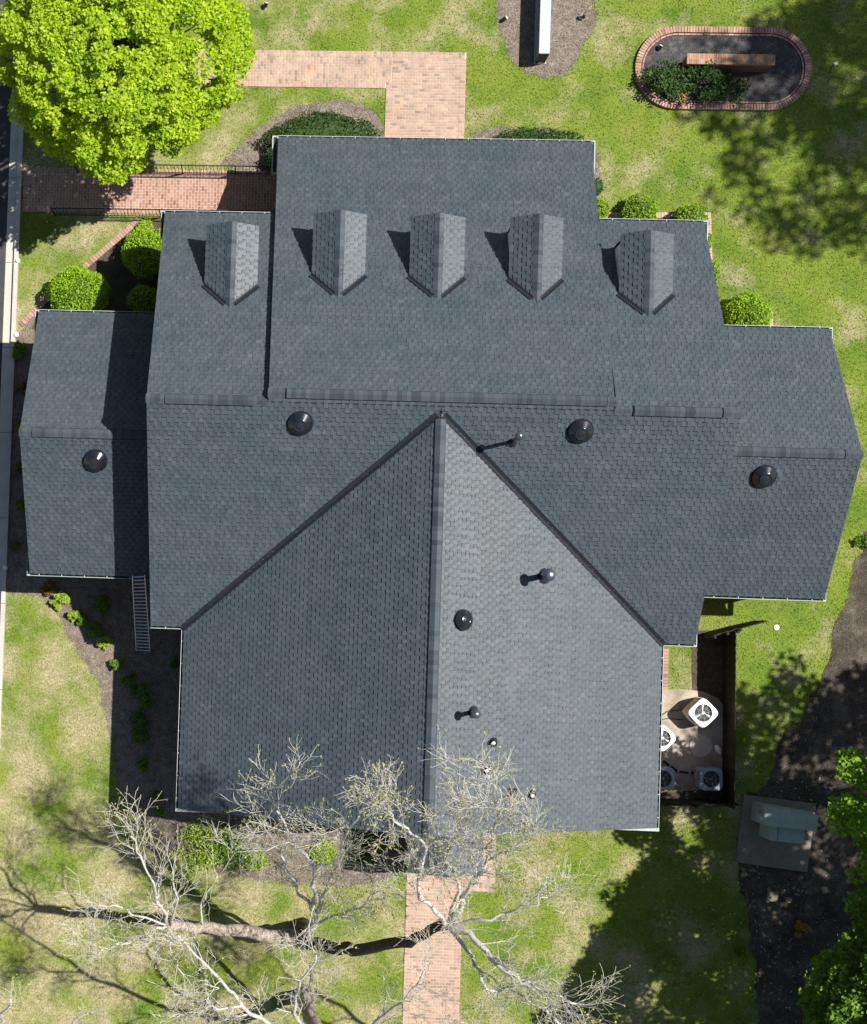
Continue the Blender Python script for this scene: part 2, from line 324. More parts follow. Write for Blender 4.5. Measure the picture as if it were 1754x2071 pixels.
bed('mulch_bed', [(75, 620), (50, 660), (34, 690), (24, 800), (18, 900), (14, 1000), (8, 1100), (6, 1200), (60, 1205), (100, 1215), (150, 1300), (195, 1370), (215, 1440), (222, 1520), (245, 1600), (290, 1660), (330, 1710), (390, 1745), (470, 1770), (560, 1790), (700, 1790), (815, 1775), (840, 1700), (700, 1550), (420, 1400), (400, 1000), (200, 800)], M_mulch, z=.007, n=2)
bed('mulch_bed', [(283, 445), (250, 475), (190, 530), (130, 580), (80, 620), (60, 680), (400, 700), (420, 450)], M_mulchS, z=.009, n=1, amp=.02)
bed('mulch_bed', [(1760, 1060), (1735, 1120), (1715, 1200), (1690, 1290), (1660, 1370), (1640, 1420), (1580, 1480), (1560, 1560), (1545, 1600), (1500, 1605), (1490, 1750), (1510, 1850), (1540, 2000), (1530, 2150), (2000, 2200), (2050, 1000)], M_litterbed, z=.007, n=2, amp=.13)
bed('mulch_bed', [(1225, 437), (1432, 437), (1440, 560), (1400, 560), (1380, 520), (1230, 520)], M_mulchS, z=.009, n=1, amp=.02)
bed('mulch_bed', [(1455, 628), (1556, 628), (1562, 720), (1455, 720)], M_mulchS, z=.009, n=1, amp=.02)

# ------------------------------------------------------------------ brick paving
def lay(x0, x1, y0, y1, long='x', L=.192, W=.0925, J=.018, z=.03):
    out = []
    if long == 'x':
        y = y0; r = 0
        while y+W <= y1+.02:
            x = x0-(L+J)/2*(r % 2)
            while x < x1-.01:
                a, b = max(x, x0), min(x+L, x1)
                if b-a > .03: out.append(((a+b)/2, y+W/2, b-a, W))
                x += L+J
            y += W+J; r += 1
    else:
        for cx, cy, w_, h_ in lay(y0, y1, x0, x1, 'x', L, W, J): out.append((cy, cx, h_, w_))
    return out
UB = MB(); UB.box((0, 0, -.02), (.5, .5, .03)); 
def brick_mesh(m):
    s = MB(); s.add([(-.5, -.5, -.05), (.5, -.5, -.05), (.5, .5, -.05), (-.5, .5, -.05), (-.5, -.5, -.004), (.5, -.5, -.004), (.5, .5, -.004), (-.5, .5, -.004), (-.48, -.46, 0), (.48, -.46, 0), (.48, .46, 0), (-.48, .46, 0)],
        [(0, 1, 5, 4), (1, 2, 6, 5), (2, 3, 7, 6), (3, 0, 4, 7), (4, 5, 9, 8), (5, 6, 10, 9), (6, 7, 11, 10), (7, 4, 8, 11), (8, 9, 10, 11)])
    return s, s.mesh('brick', m)
def paving(name, bricks, m, zt, sheetpoly, mort, parent=None, limit=300, near=None, zs=None, **kw):
    """one structure with its bricks: up to 300 single ones, the rest as one field"""
    root = parent
    if root is None:
        root = sheet(name, ccw(sheetpoly), zt-.010, mort)
    s0, me = brick_mesh(m)
    if near is not None: bricks = sorted(bricks, key=lambda q: (q[0]-near[0])**2+(q[1]-near[1])**2)
    rest = MB()
    for i, q in enumerate(bricks):
        cx, cy, lx, ly = q[:4]; rz = q[4] if len(q) > 4 else 0
        dz = random.gauss(0, .0012); tx, ty = random.gauss(0, .006), random.gauss(0, .006)
        if i < limit: inst('brick', me, (cx, cy, zt+dz), (tx, ty, rz), root, (lx, ly, 1))
        else:
            c, s_ = math.cos(rz), math.sin(rz)
            rest.add([(cx+c*v[0]*lx-s_*v[1]*ly, cy+s_*v[0]*lx+c*v[1]*ly, zt+dz+v[2]+v[0]*tx*lx) for v in s0.v], s0.f)
    if rest.v: rest.build('brick_field', m, root, kind='stuff')
    return root
# side walk from the kerb
ax0, ax1 = G(47, 385)[0], G(575, 385)[0]; ay1, ay0 = G(300, 343)[1], G(300, 433)[1]
B = lay(ax0+.215, ax1, ay0+.215, ay1-.215, 'y')
B += lay(ax0+.215, ax1, ay0, ay0+.205, 'y') + lay(ax0+.215, ax1, ay1-.205, ay1, 'y')
B += lay(ax0, ax0+.205, ay0, ay1, 'x')
paving('brick_path', B, M_brickA, .035, [(ax0, ay0), (ax1, ay0), (ax1, ay1), (ax0, ay1)], M_mortarA, near=((ax0+ax1)/2+1.2, (ay0+ay1)/2))
# front walk and landing
bx0, bx1, bxp = G(60, 140)[0], G(782, 140)[0], G(941, 190)[0]; by1, by0 = G(700, 104)[1], G(700, 178)[1]; byp = G(860, 300)[1]-1.2
B = lay(bx0, bx1+.2, by0+.21, by1-.21, 'y') + lay(bx0, bx1, by0, by0+.205, 'y') + lay(bx0, bxp, by1-.205, by1, 'y')
B += lay(bx1+.21, bxp-.21, byp, by1-.21, 'x') + lay(bx1, bx1+.205, byp, by0+.2, 'x') + lay(bxp-.205, bxp, byp, by1-.21, 'x')
paving('brick_path', B, M_brickB, .035, [(bx0, by0), (bx1, by0), (bx1, byp), (bxp, byp), (bxp, by1), (bx0, by1)], M_mortar, near=((bx1+bxp)/2, (byp+by1)/2+.6))
# rear walk, landing by the porch and strip along it
cx0_, cx1_ = G(819, 1900)[0], G(933, 1900)[0]; cyb = G(870, 2250)[1]; cyt = G(870, 1760)[1]+.5; lx1 = G(1000, 1785)[0]; ly0 = G(980, 1803)[1]; lyt = G(980, 1660)[1]; sx0 = G(981, 1730)[0]-.15
B = lay(cx0_+.21, cx1_-.21, cyb, cyt, 'x') + lay(cx0_, cx0_+.205, cyb, cyt, 'x') + lay(cx1_-.205, cx1_, cyb, cyt, 'x')
B += lay(cx1_+.01, lx1, ly0, G(980, 1768)[1]+.2, 'y') + lay(sx0, lx1, G(980, 1768)[1]+.21, lyt, 'x')
paving('brick_path', B, M_brickB, .035, [(cx0_, cyb), (cx1_, cyb), (cx1_, ly0), (lx1, ly0), (lx1, lyt), (sx0, lyt), (sx0, cyt), (cx0_, cyt)], M_mortar, near=((cx0_+cx1_)/2, cyt-3))
# edging rows
def edging(name, pts, m, gap=.0, lim=300):
    P = [G(u, v) for u, v in pts]; root = bpy.data.objects.new(name, None); COL.objects.link(root); root['kind'] = 'structure'
    _, me = brick_mesh(m)
    for a, b in zip(P[:-1], P[1:]):
        L_ = np.linalg.norm(b-a); d = (b-a)/L_; n = max(1, int(L_/.105)); rz = math.atan2(d[1], d[0])
        for i in range(n):
            q = a+d*(i+.5)*L_/n; inst('brick', me, (q[0], q[1], .05+random.gauss(0, .004)), (random.gauss(0, .02), random.gauss(0, .02), rz+random.gauss(0, .02)), root, (L_/n-.01, .2, 1))
edging('brick_edging', [(281, 443), (262, 462), (230, 490), (195, 520), (160, 550), (120, 583), (88, 612), (62, 638), (42, 658)], M_brickE)
edging('brick_edging', [(1224, 436), (1437, 436)], M_brickR)
edging('brick_edging', [(1432, 442), (1434, 520), (1440, 560)], M_brickR)
edging('brick_edging', [(1462, 625), (1556, 625)], M_brickR)
edging('brick_edging', [(1556, 632), (1558, 680)], M_brickR)
edging('brick_edging', [(1346, 1312), (1344, 1395)], M_brickE)

# ------------------------------------------------------------------ THE BUILDING
LX0, RX1, WT, WBk, WZ, WR, WY = -8.30, 17.59, 10.03, 1.12, 3.20, 5.90, 5.574
PW = (WR-WZ)/(WT-WY)
MX0, MX1, MT, MBk, MZ, MY, MR = -4.11, 13.23, 13.185, -.479, 4.10, 6.394, 8.151
PF, PR = .5965, .5894
CX0, CX1, CT, CY, CR, CZ = -.487, 9.69, 16.231, 6.6276, 8.2885, 2.56
BX0, BX1, BB, BXm, BR_, BY = -3.103, 12.308, -6.27, 4.60, 8.056, 6.23
PB = (BR_-MZ)/((BX1-BX0)/2)
church = thing('brick_building', 'large brick building with dark grey shingled gable roofs and five dormers in a row', 'building', (0, 0, 0))
SINGLES = []   # shingles that stay single objects (the 300 nearest the camera)
def shingle_plane(O, U, V, poly, parent, e=.143, ends=True, seedv=0, wmin=.10, wmax=.15, singles=None):
    """laminated shingles laid course by course: backer strip with dark band, raised tabs of uneven width"""
    O = np.array(O, float); U = unit(U); V = unit(V); N = np.cross(U, V)
    if N[2] < 0: N = -N
    R = random.Random(seedv+len(poly)); s = MB(); vmin = min(q[1] for q in poly); vmax = max(q[1] for q in poly)
    def rng(v):
        xs = []
        for i in range(len(poly)):
            (u0, v0), (u1, v1) = poly[i], poly[(i+1) % len(poly)]
            if (v0-v)*(v1-v) <= 0 and abs(v1-v0) > 1e-9: xs.append(u0+(u1-u0)*(v-v0)/(v1-v0))
        return (min(xs), max(xs)) if len(xs) > 1 else None
    P = lambda u, v, h: O+U*u+V*v+N*h
    k = 0; v = vmin
    while v < vmax-.02:
        v1 = min(v+e, vmax); a = rng(v+1e-4); b = rng(v1-1e-4)
        if a and b and a[1]-a[0] > .02:
            vm = v1-.030; f = (vm-v)/(v1-v); mm = (a[0]*(1-f)+b[0]*f, a[1]*(1-f)+b[1]*f); h0, h1 = .013, .003; hm = h0*(1-f)+h1*f
            s.add([P(a[0], v, 0), P(a[1], v, 0), P(a[1], v, h0), P(a[0], v, h0), P(mm[1], vm, hm), P(mm[0], vm, hm)], [(0, 1, 2, 3), (3, 2, 4, 5)], 1)
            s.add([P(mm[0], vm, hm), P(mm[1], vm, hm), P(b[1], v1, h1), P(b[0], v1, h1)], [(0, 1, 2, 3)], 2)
            umin, umax = max(a[0], b[0]), min(a[1], b[1]); ph = (k*.5+.03*k+R.uniform(-.12, .12)) % 1.0; pit = .247; i0 = int(umin/pit)-2; i = 0
            while (i0+i+ph)*pit < umax:
                uc = (i0+i+ph)*pit+R.gauss(0, .014); i += 1; wd = R.uniform(wmin, wmax)
                if R.random() < .07: wd += .09
                u0, u1 = max(uc-wd/2, umin), min(uc+wd/2, umax)
                if u1-u0 > .03:
                    t = .010+R.uniform(0, .005)
                    vs = [(u0, v-.004, .0), (u1, v-.004, .0), (u1, v-.004, h0+t), (u0, v-.004, h0+t), (u1-.006, v1, h1+t*.9), (u0+.006, v1, h1+t*.9), (u0, v1, 0), (u1, v1, 0)]
                    fs = [(0, 1, 2, 3), (3, 2, 4, 5), (0, 3, 5, 6), (1, 7, 4, 2)]
                    if singles is not None and singles(P((u0+u1)/2, (v+v1)/2, 0)) and len(SINGLES) < 300 and u1-u0 > wmin*.8:
                        o = shingle_single(); o.matrix_basis = mtx(P((u0+u1)/2, v, 0), U*((u1-u0)/.2), V, N); o.parent = parent; SINGLES.append(o)
                    else: s.add([P(*q) for q in vs], fs, 0)
        v += e; k += 1
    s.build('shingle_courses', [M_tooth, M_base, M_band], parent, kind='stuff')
_sm = [None]
def shingle_single():
    if _sm[0] is None:
        s = MB(); t = .010; s.add([(-.1, -.004, 0), (.1, -.004, 0), (.1, -.004, .012+t), (-.1, -.004, .012+t), (.094, .143, .003+t), (-.094, .143, .003+t), (-.1, .143, 0), (.1, .143, 0)], [(0, 1, 2, 3), (3, 2, 4, 5), (0, 3, 5, 6), (1, 7, 4, 2)])
        _sm[0] = s.mesh('shingle', M_tooth)
    o = bpy.data.objects.new('shingle', _sm[0]); COL.objects.link(o); return o
def roof_slope(quad3, name='roof_slope', U=None, seedv=0, thick=.14, singles=None, eave_back=.09, parent=None, **kw):
    """quad3: 3-D outline of the slope, first edge is the eave. Builds deck slab + courses"""
    Q = [np.array(q, float) for q in quad3]; O = Q[0]; Ud = unit(Q[1]-Q[0]) if U is None else unit(U)
    nrm = np.cross(Q[1]-Q[0], Q[2]-Q[0]); nrm = unit(nrm)
    if nrm[2] < 0: nrm = -nrm
    V = np.cross(nrm, Ud);
    if V[2] < 0: V = -V
    n = len(Q); s = MB(); dn = nrm*.002
    s.add([tuple(q-dn) for q in Q]+[tuple(q-nrm*thick) for q in Q], [tuple(range(n)), tuple(range(2*n-1, n-1, -1))]+[(i, (i+1) % n, n+(i+1) % n, n+i) for i in range(n)], 0)
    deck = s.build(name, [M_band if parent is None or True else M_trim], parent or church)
    poly = [((q-O) @ Ud, (q-O) @ V) for q in Q]
    shingle_plane(O, Ud, V, [(u, max(v, 0.0)) for u, v in poly], deck, seedv=seedv, singles=singles, **kw)
    return deck
EB = .085
zf = lambda y: MR-PF*(y-MY)          # main front plane
zr = lambda y: MR-PR*(MY-y)          # main rear plane
zc = lambda y: CR-PF*(y-CY)
zwf = lambda y: WR-PW*(y-WY); zwr = lambda y: WR-PW*(WY-y)
zbl = lambda x: MZ+PB*(x-BX0); zbr = lambda x: MZ+PB*(BX1-x)
nearc = lambda p: (0.2 < p[0] < 8.8 and 6.9 < p[1] < 7.75)
roof_slope([(MX0, MT-EB, zf(MT-EB)), (CX0, MT-EB, zf(MT-EB)), (CX0, MY, MR), (MX0, MY, MR)], seedv=1)
roof_slope([(CX0-.02, CT-EB, zc(CT-EB)), (CX1+.20, CT-EB, zc(CT-EB)), (CX1-.10, CY, CR), (CX0, CY, CR)], seedv=2, singles=nearc)
roof_slope([(CX1, MT-EB, zf(MT-EB)), (MX1-.04, MT-EB, zf(MT-EB)), (MX1+.03, MY, MR), (CX1, MY, MR)], seedv=3)
roof_slope([(MX0, MBk+EB, zr(MBk+EB)), (BX0+.04, MBk+EB, zr(MBk+EB)), (BXm-.02, BY-.03, zr(BY-.03)), (BXm, MY, MR), (MX0, MY, MR)], seedv=4)
roof_slope([(BX1-.04, MBk+EB, zr(MBk+EB)), (MX1+.03, MBk+EB, zr(MBk+EB)), (MX1+.03, MY, MR), (BXm, MY, MR), (BXm+.02, BY-.03, zr(BY-.03))], seedv=5)
roof_slope([(CX0, MY, MR+.002), (CX1-.1, MY, MR+.002), (CX1-.1, CY, CR), (CX0, CY, CR)], seedv=6, thick=.3)
roof_slope([(BX0+EB, BB, zbl(BX0+EB)), (BX0+EB, MBk+.04, zbl(BX0+EB)), (BXm, BY-.03, BR_), (BXm, BB, BR_)], seedv=7)
roof_slope([(BX1-EB, BB, zbr(BX1-EB)), (BX1-EB, MBk+.04, zbr(BX1-EB)), (BXm, BY-.03, BR_), (BXm, BB, BR_)], seedv=8)
wl1 = MX0+.35; wr0 = MX1-.35
roof_slope([(LX0, WT-EB, zwf(WT-EB)), (wl1, WT-EB, zwf(WT-EB)), (wl1, WY, WR), (LX0, WY, WR)], seedv=9)
roof_slope([(LX0+.02, WBk+EB, zwr(WBk+EB)), (wl1, WBk+EB, zwr(WBk+EB)), (wl1, WY, WR), (LX0, WY, WR)], seedv=10)
roof_slope([(wr0, WT-EB, zwf(WT-EB)), (RX1-.05, WT-EB, zwf(WT-EB)), (RX1+.04, WY, WR), (wr0, WY, WR)], seedv=11)
roof_slope([(wr0, WBk+EB, zwr(WBk+EB)), (RX1, WBk+EB, zwr(WBk+EB)), (RX1+.04, WY, WR), (wr0, WY, WR)], seedv=12)
# rear porch
px0, px1 = G(825, 1730, 3.2)[0], G(981, 1730, 3.2)[0]; pyb = G(903, 1768, 3.0)[1]; pz = 3.0; pxm = (px0+px1)/2; pr = pz+.42*(px1-px0)/2
roof_slope([(px0+.03, pyb, pz), (px0+.03, BB+.35, pz), (pxm, BB+.35, pr), (pxm, pyb, pr)], seedv=13, thick=.1)
roof_slope([(px1-.03, pyb, pz), (px1-.03, BB+.35, pz), (pxm, BB+.35, pr), (pxm, pyb, pr)], seedv=14, thick=.1)

# ridge caps: single folded shingles over the ridge, raised on a vent where the photograph shows one
def cap_mesh(half, slope, L=.19):
    s = MB(); h = half; d = h*slope; t = .012
    s.add([(-L/2, -h, -d), (-L/2, 0, 0), (-L/2, h, -d), (L/2, -h, -d-.006), (L/2, 0, -.006), (L/2, h, -d-.006),
           (-L/2, -h, -d-t), (-L/2, h, -d-t), (-L/2, 0, -t), (L/2, -h, -d-t), (L/2, h, -d-t), (L/2, 0, -t)],
          [(0, 3, 4, 1), (1, 4, 5, 2), (0, 1, 8, 6), (1, 2, 7, 8), (6, 9, 3, 0), (2, 5, 10, 7), (3, 9, 11, 4), (4, 11, 10, 5)])
    return s.mesh('cap_shingle', M_cap)
def ridge(p0, p1, slope, vent=None, half=.145, lift=.028):
    p0, p1 = np.array(p0, float), np.array(p1, float); L = np.linalg.norm(p1-p0); d = (p1-p0)/L; n = int(L/.14)
    root = bpy.data.objects.new('ridge_vent', None); COL.objects.link(root); root.parent = church
    me = cap_mesh(half, slope); side = np.cross([0, 0, 1], d)
    for i in range(n):
        t = (i+.5)*L/n; q = p0+d*t; up = lift
        if vent and vent[0] <= t <= vent[1]: up += .034
        X = d*(1 if random.random() < 2 else -1); o = inst('cap_shingle', me, parent=root, mtx=mtx(q+np.array([0, 0, up]), X, side, (0, 0, 1)))
    if vent:
        s = MB()
        for sg in (-1, 1):
            ctr = p0+d*(vent[0]+vent[1])/2+side*sg*(half*.5)+np.array([0, 0, .036-slope*half*.5]); ax = [d, unit(side*sg-np.array([0, 0, slope])), unit(np.array([0, 0, 1])+side*sg*slope)]
            s.box(ctr, ((vent[1]-vent[0])/2+.01, half*.46+.02, .017), ax)
        s.build('vent_baffle', M_gap, root)
def xat(u, v, z): return G(u, v, z)[0]
ridge((MX0, MY, MR), (CX0-.02, MY, MR), .59, (xat(335, 803, MR)-MX0, xat(512, 808, MR)-MX0))
ridge((CX0, CY, CR), (CX1-.08, CY, CR), .59, (xat(579, 796, CR)-CX0, xat(1228, 812, CR)-CX0))
ridge((CX1-.05, MY, MR), (MX1+.03, MY, MR), .59, (xat(1285, 828, MR)-CX1, xat(1467, 836, MR)-CX1))
ridge((LX0, WY, WR), (MX0+.3, WY, WR), .606, (xat(68, 873, WR)-LX0, 4.2))
ridge((MX1-.3, WY, WR), (RX1+.04, WY, WR), .606, (.0, xat(1710, 916, WR)-MX1+.3))
ridge((BXm, BB, BR_), (BXm, BY-.25, BR_), .515, (.0, 12.2), half=.15)
ridge((pxm, pyb, pr), (pxm, BB, pr), .42, None, half=.12, lift=.02)

# valleys: dark metal troughs
def valley(a, b, sgn):
    a, b = np.array(a), np.array(b); d = unit(b-a); h = np.array([-d[1], d[0], 0]); h = unit(h)*sgn
    root = MB()
    for s_, z_ in ((h, lambda q: zr(q[1])), (-h, lambda q: zbl(q[0]) if sgn > 0 else zbr(q[0]))):
        w_ = .10
        P0, P1 = a+s_*w_, b+s_*w_; P0[2] = z_(P0)+.042; P1[2] = z_(P1)+.042
        A, Bq = a.copy(), b.copy(); A[2] += .022; Bq[2] += .022
        root.add([A, Bq, P1, P0], [(0, 1, 2, 3)]); root.add([P0, P1, P1-np.array([0, 0, .04]), P0-np.array([0, 0, .04])], [(0, 1, 2, 3)])
    root.build('valley_flashing', M_flash, church)
va = (BX0+.05, MBk+.05, MZ+.02); vt = (BXm, BY, BR_)
valley((BX0+.03, MBk+.03, MZ+.015), (BXm-.1, BY-.1, BR_-.05), 1)
valley((BX1-.03, MBk+.03, MZ+.015), (BXm+.1, BY-.1, BR_-.05), -1)
# step flashing walls between the raised centre roof and its neighbours
for x_, s_ in ((CX0, 1), (CX1, -1)):
    s = MB(); x2 = x_+s_*.05 if s_ > 0 else x_-.05
    poly = [(MT+.1, zf(MT)-.1), (CY, CR-.02), (CY-.02, MR-.05), (MY, MR-.05)]
    V_ = [(x_-.004*s_, y, z) for y, z in [(MT, zf(MT)-.05), (MT, zc(MT)-.01), (CY, CR-.01), (MY, MR-.02)]]
    V2 = [(x2, y, z) for _, y, z in V_]
    s.add(V_+V2, [(0, 1, 2, 3), (7, 6, 5, 4), (0, 4, 5, 1), (1, 5, 6, 2), (2, 6, 7, 3)]); s.build('step_wall', M_base, church)

# gutters with hangers
hang = MB(); hang.box((0, 0, 0), (.012, .05, .004)); ME_hang = hang.mesh('hanger', M_trim)
def gutter(a, b, out, z, width=.115, m=None):
    a, b, out = np.array([*a, z], float), np.array([*b, z], float), np.array([*out, 0], float); d = unit(b-a); s = MB(); up = np.array([0, 0, 1.0])
    pr_ = [(-.005, -.015), (-.005, -.11), (.055-width*.0, -.12), (width-.02, -.09), (width-.008, -.02), (width, -.02), (width, -.004), (width-.016, -.004), (width-.016, -.012), (width-.016, -.085), (.05, -.108), (.003, -.10), (.003, -.015)]
    n = len(pr_); V_ = [a+out*(q-width)+up*h for q, h in pr_]+[b+out*(q-width)+up*h for q, h in pr_]
    for i in range(n):
        j = (i+1) % n; s.add([V_[i], V_[j], V_[n+j], V_[n+i]], [(0, 1, 2, 3)], 1 if 7 <= i <= 11 else 0)
    s.add([V_[i] for i in range(n)], [tuple(range(n))], 0); s.add([V_[n+i] for i in range(n)], [tuple(range(n-1, -1, -1))], 0)
    g = s.build('gutter', [m or M_trim, M_gutin], church); L = np.linalg.norm(b-a); k = max(1, int(L/.72))
    for i in range(k):
        q = a+d*(i+.5)*L/k-out*width*.5+up*.001; inst('hanger', ME_hang, tuple(q), (0, 0, math.atan2(d[1], d[0])), g)
    return g
gutter((MX0-.05, MT), (CX0, MT), (0, 1), MZ); gutter((CX1+.2, MT), (MX1+.08, MT), (0, 1), MZ)
gutter((CX0-.08, CT), (CX1+.28, CT), (0, 1), CZ)
gutter((LX0-.05, WT), (MX0+.3, WT), (0, 1), WZ); gutter((MX1-.3, WT), (RX1+.05, WT), (0, 1), WZ)
gutter((MX0-.02, MBk), (BX0-.02, MBk), (0, -1), MZ); gutter((BX1, MBk), (MX1+.02, MBk), (0, -1), MZ)
gutter((LX0-.05, WBk), (MX0+.3, WBk), (0, -1), WZ); gutter((MX1-.3, WBk), (RX1+.02, WBk), (0, -1), WZ)
gutter((BX0, BB-.03), (BX0, MBk-.02), (-1, 0), MZ, .10); gutter((BX1, BB-.03), (BX1, MBk-.02), (1, 0), MZ, .10)
# cornice returns where the eave turns the gable corner
def ret(x, y, z, sx, sy, L=1.1, wd=.13):
    s = MB(); s.box((x+sx*wd/2, y-sy*L/2, z-.10), (wd/2, L/2, .09)); s.box((x+sx*wd/2, y-sy*L/2, z-.004), (wd*.28, L/2-.05, .006), mi=1)
    s.build('cornice_return', [M_trim, M_gutin], church)
ret(MX0, MT, MZ-.03, -1, 1, .9); ret(MX1-.03, MT, MZ-.03, 1, 1, 1.3, .16); ret(CX0-.02, CT, CZ-.03, -1, 1, 1.3, .2); ret(CX1+.2, CT, CZ-.03, 1, 1, 1.2, .15)
ret(LX0, WT, WZ-.03, -1, 1, .8); ret(RX1-.03, WT, WZ-.03, 1, 1, .8, .12); ret(LX0, WBk, WZ-.03, -1, -1, 1.0, .09); ret(RX1, WBk, WZ-.03, 1, -1, .9, .09)
ret(MX1+.02, MBk, MZ-.03, 1, -1, .8, .1)
for sx, x in ((1, BX1), (-1, BX0)):
    s = MB(); s.box((x-sx*.65, BB-.055, MZ-.07), (.66, .055, .06)); s.box((x-sx*.5, BB-.03, MZ-.00), (.5, .03, .02)); s.build('cornice_return', M_trim, church)

# walls (inset below the eaves) with gable ends
def gable_block(x0, x1, y0, y1, ze, zr_, axis, name='wall'):
    s = MB()
    if axis == 'x':
        P = [(y0, 0), (y1, 0), (y1, ze), ((y0+y1)/2 if axis != 'm' else MY, zr_), (y0, ze)]
        V_ = [(x0, a, b) for a, b in P]+[(x1, a, b) for a, b in P]
    else:
        P = [(x0, 0), (x1, 0), (x1, ze), ((x0+x1)/2, zr_), (x0, ze)]
        V_ = [(a, y0, b) for a, b in P]+[(a, y1, b) for a, b in P]
    s.add(V_, [(0, 1, 2, 3, 4), (9, 8, 7, 6, 5)]+[(i, (i+1) % 5, 5+(i+1) % 5, 5+i) for i in range(5)]); return s.build(name, M_wall, church)
gable_block(MX0+.12, MX1-.12, MBk+.5, MT-.5, MZ+.02, MR-.35, 'x'); gable_block(LX0+.12, MX0+.3, WBk+.4, WT-.4, WZ+.02, WR-.32, 'x')
gable_block(MX1-.3, RX1-.12, WBk+.4, WT-.4, WZ+.02, WR-.32, 'x'); gable_block(BX0+.5, BX1-.5, BB+.12, MBk+2, MZ+.02, BR_-.35, 'y')
# front portico
for i in range(6):
    s = MB(); x = CX0+.35+i*(CX1-CX0-.5)/5
    s.lathe([(.2, 0), (.2, .12), (.15, .16), (.14, 2.2), (.17, 2.24), (.17, 2.32)], (x, CT-.5, 0), 16); s.build('column', M_trim, church, smooth=False)
s = MB(); s.box(((CX0+CX1)/2+.05, CT-.5, 2.40), ((CX1-CX0)/2-.05, .14, .08)); s.build('entablature', M_trim, church)
s = MB()
for x_ in (CX0+.12, CX1-.12): s.add([(x_, CT-.3, 2.45), (x_, MT-.5, 2.45), (x_, MT-.5, zc(MT-.5)-.2)], [(0, 1, 2)])
s.build('portico_cheek', M_trim, church)
s = MB(); s.box(((px0+px1)/2, BB-.35, 1.5), (.5, .4, 1.5)); s.box((pxm, BB-.02, 1.4), (1.0, .2, 1.4)); s.build('porch_wall', M_wall, church)
for x_ in (px0+.15, px1-.15):
    s = MB(); s.box((x_, pyb+.15, 1.45), (.09, .09, 1.45)); s.build('porch_post', M_trim, church)
def window(x, y, z, face, wd=.9, ht=1.5):
    fx, fy = face; s = MB(); u = np.array([-fy, fx, 0.0]); n = np.array([fx, fy, 0.0]); c = np.array([x, y, z], float)
    ax = [u, n, (0, 0, 1)]
    for sg in (-1, 1): s.box(c+u*sg*(wd/2+.04), (.04, .05, ht/2+.08), ax); s.box(c+np.array([0, 0, sg*(ht/2+.04)]), (wd/2, .05, .04), ax)
    s.box(c, (wd/2, .03, .02), ax); f = s.build('window', M_trim, church)
    s = MB(); s.box(c-n*.005, (wd/2, .012, ht/2), ax); s.build('pane', M_glass, f)
    s = MB(); s.box(c+np.array([0, 0, -ht/2-.11])+n*.03, (wd/2+.12, .07, .03), ax); s.build('sill', M_trim, f)
for x in (-2.4, .9, 2.7, 6.4, 8.2, 11.5): window(x, MT-.48, 1.7, (0, 1))
for x in (-6.6, 15.4): window(x, WT-.38, 1.6, (0, 1)); window(x, WBk+.38, 1.6, (0, -1))
for y in (3.6, 7.4): window(LX0+.1, y, 1.6, (-1, 0)); window(RX1-.1, y, 1.6, (1, 0))
for y in (-5, -2.6): window(BX0+.48, y, 1.9, (-1, 0)); window(BX1-.48, y, 1.9, (1, 0))
for x in (-.5, 9.7): window(x, BB+.1, 1.9, (0, -1))
s = MB(); s.box((4.55, MT-.47, 1.15), (.95, .04, 1.15)); dr = s.build('door', M_green, church); s = MB(); s.lathe([(.03, 0), (.03, .05)], (5.2, MT-.42, 1.05), 10, [(1, 0, 0), (0, 0, 1), (0, 1, 0)]); s.build('handle', M_black, dr)

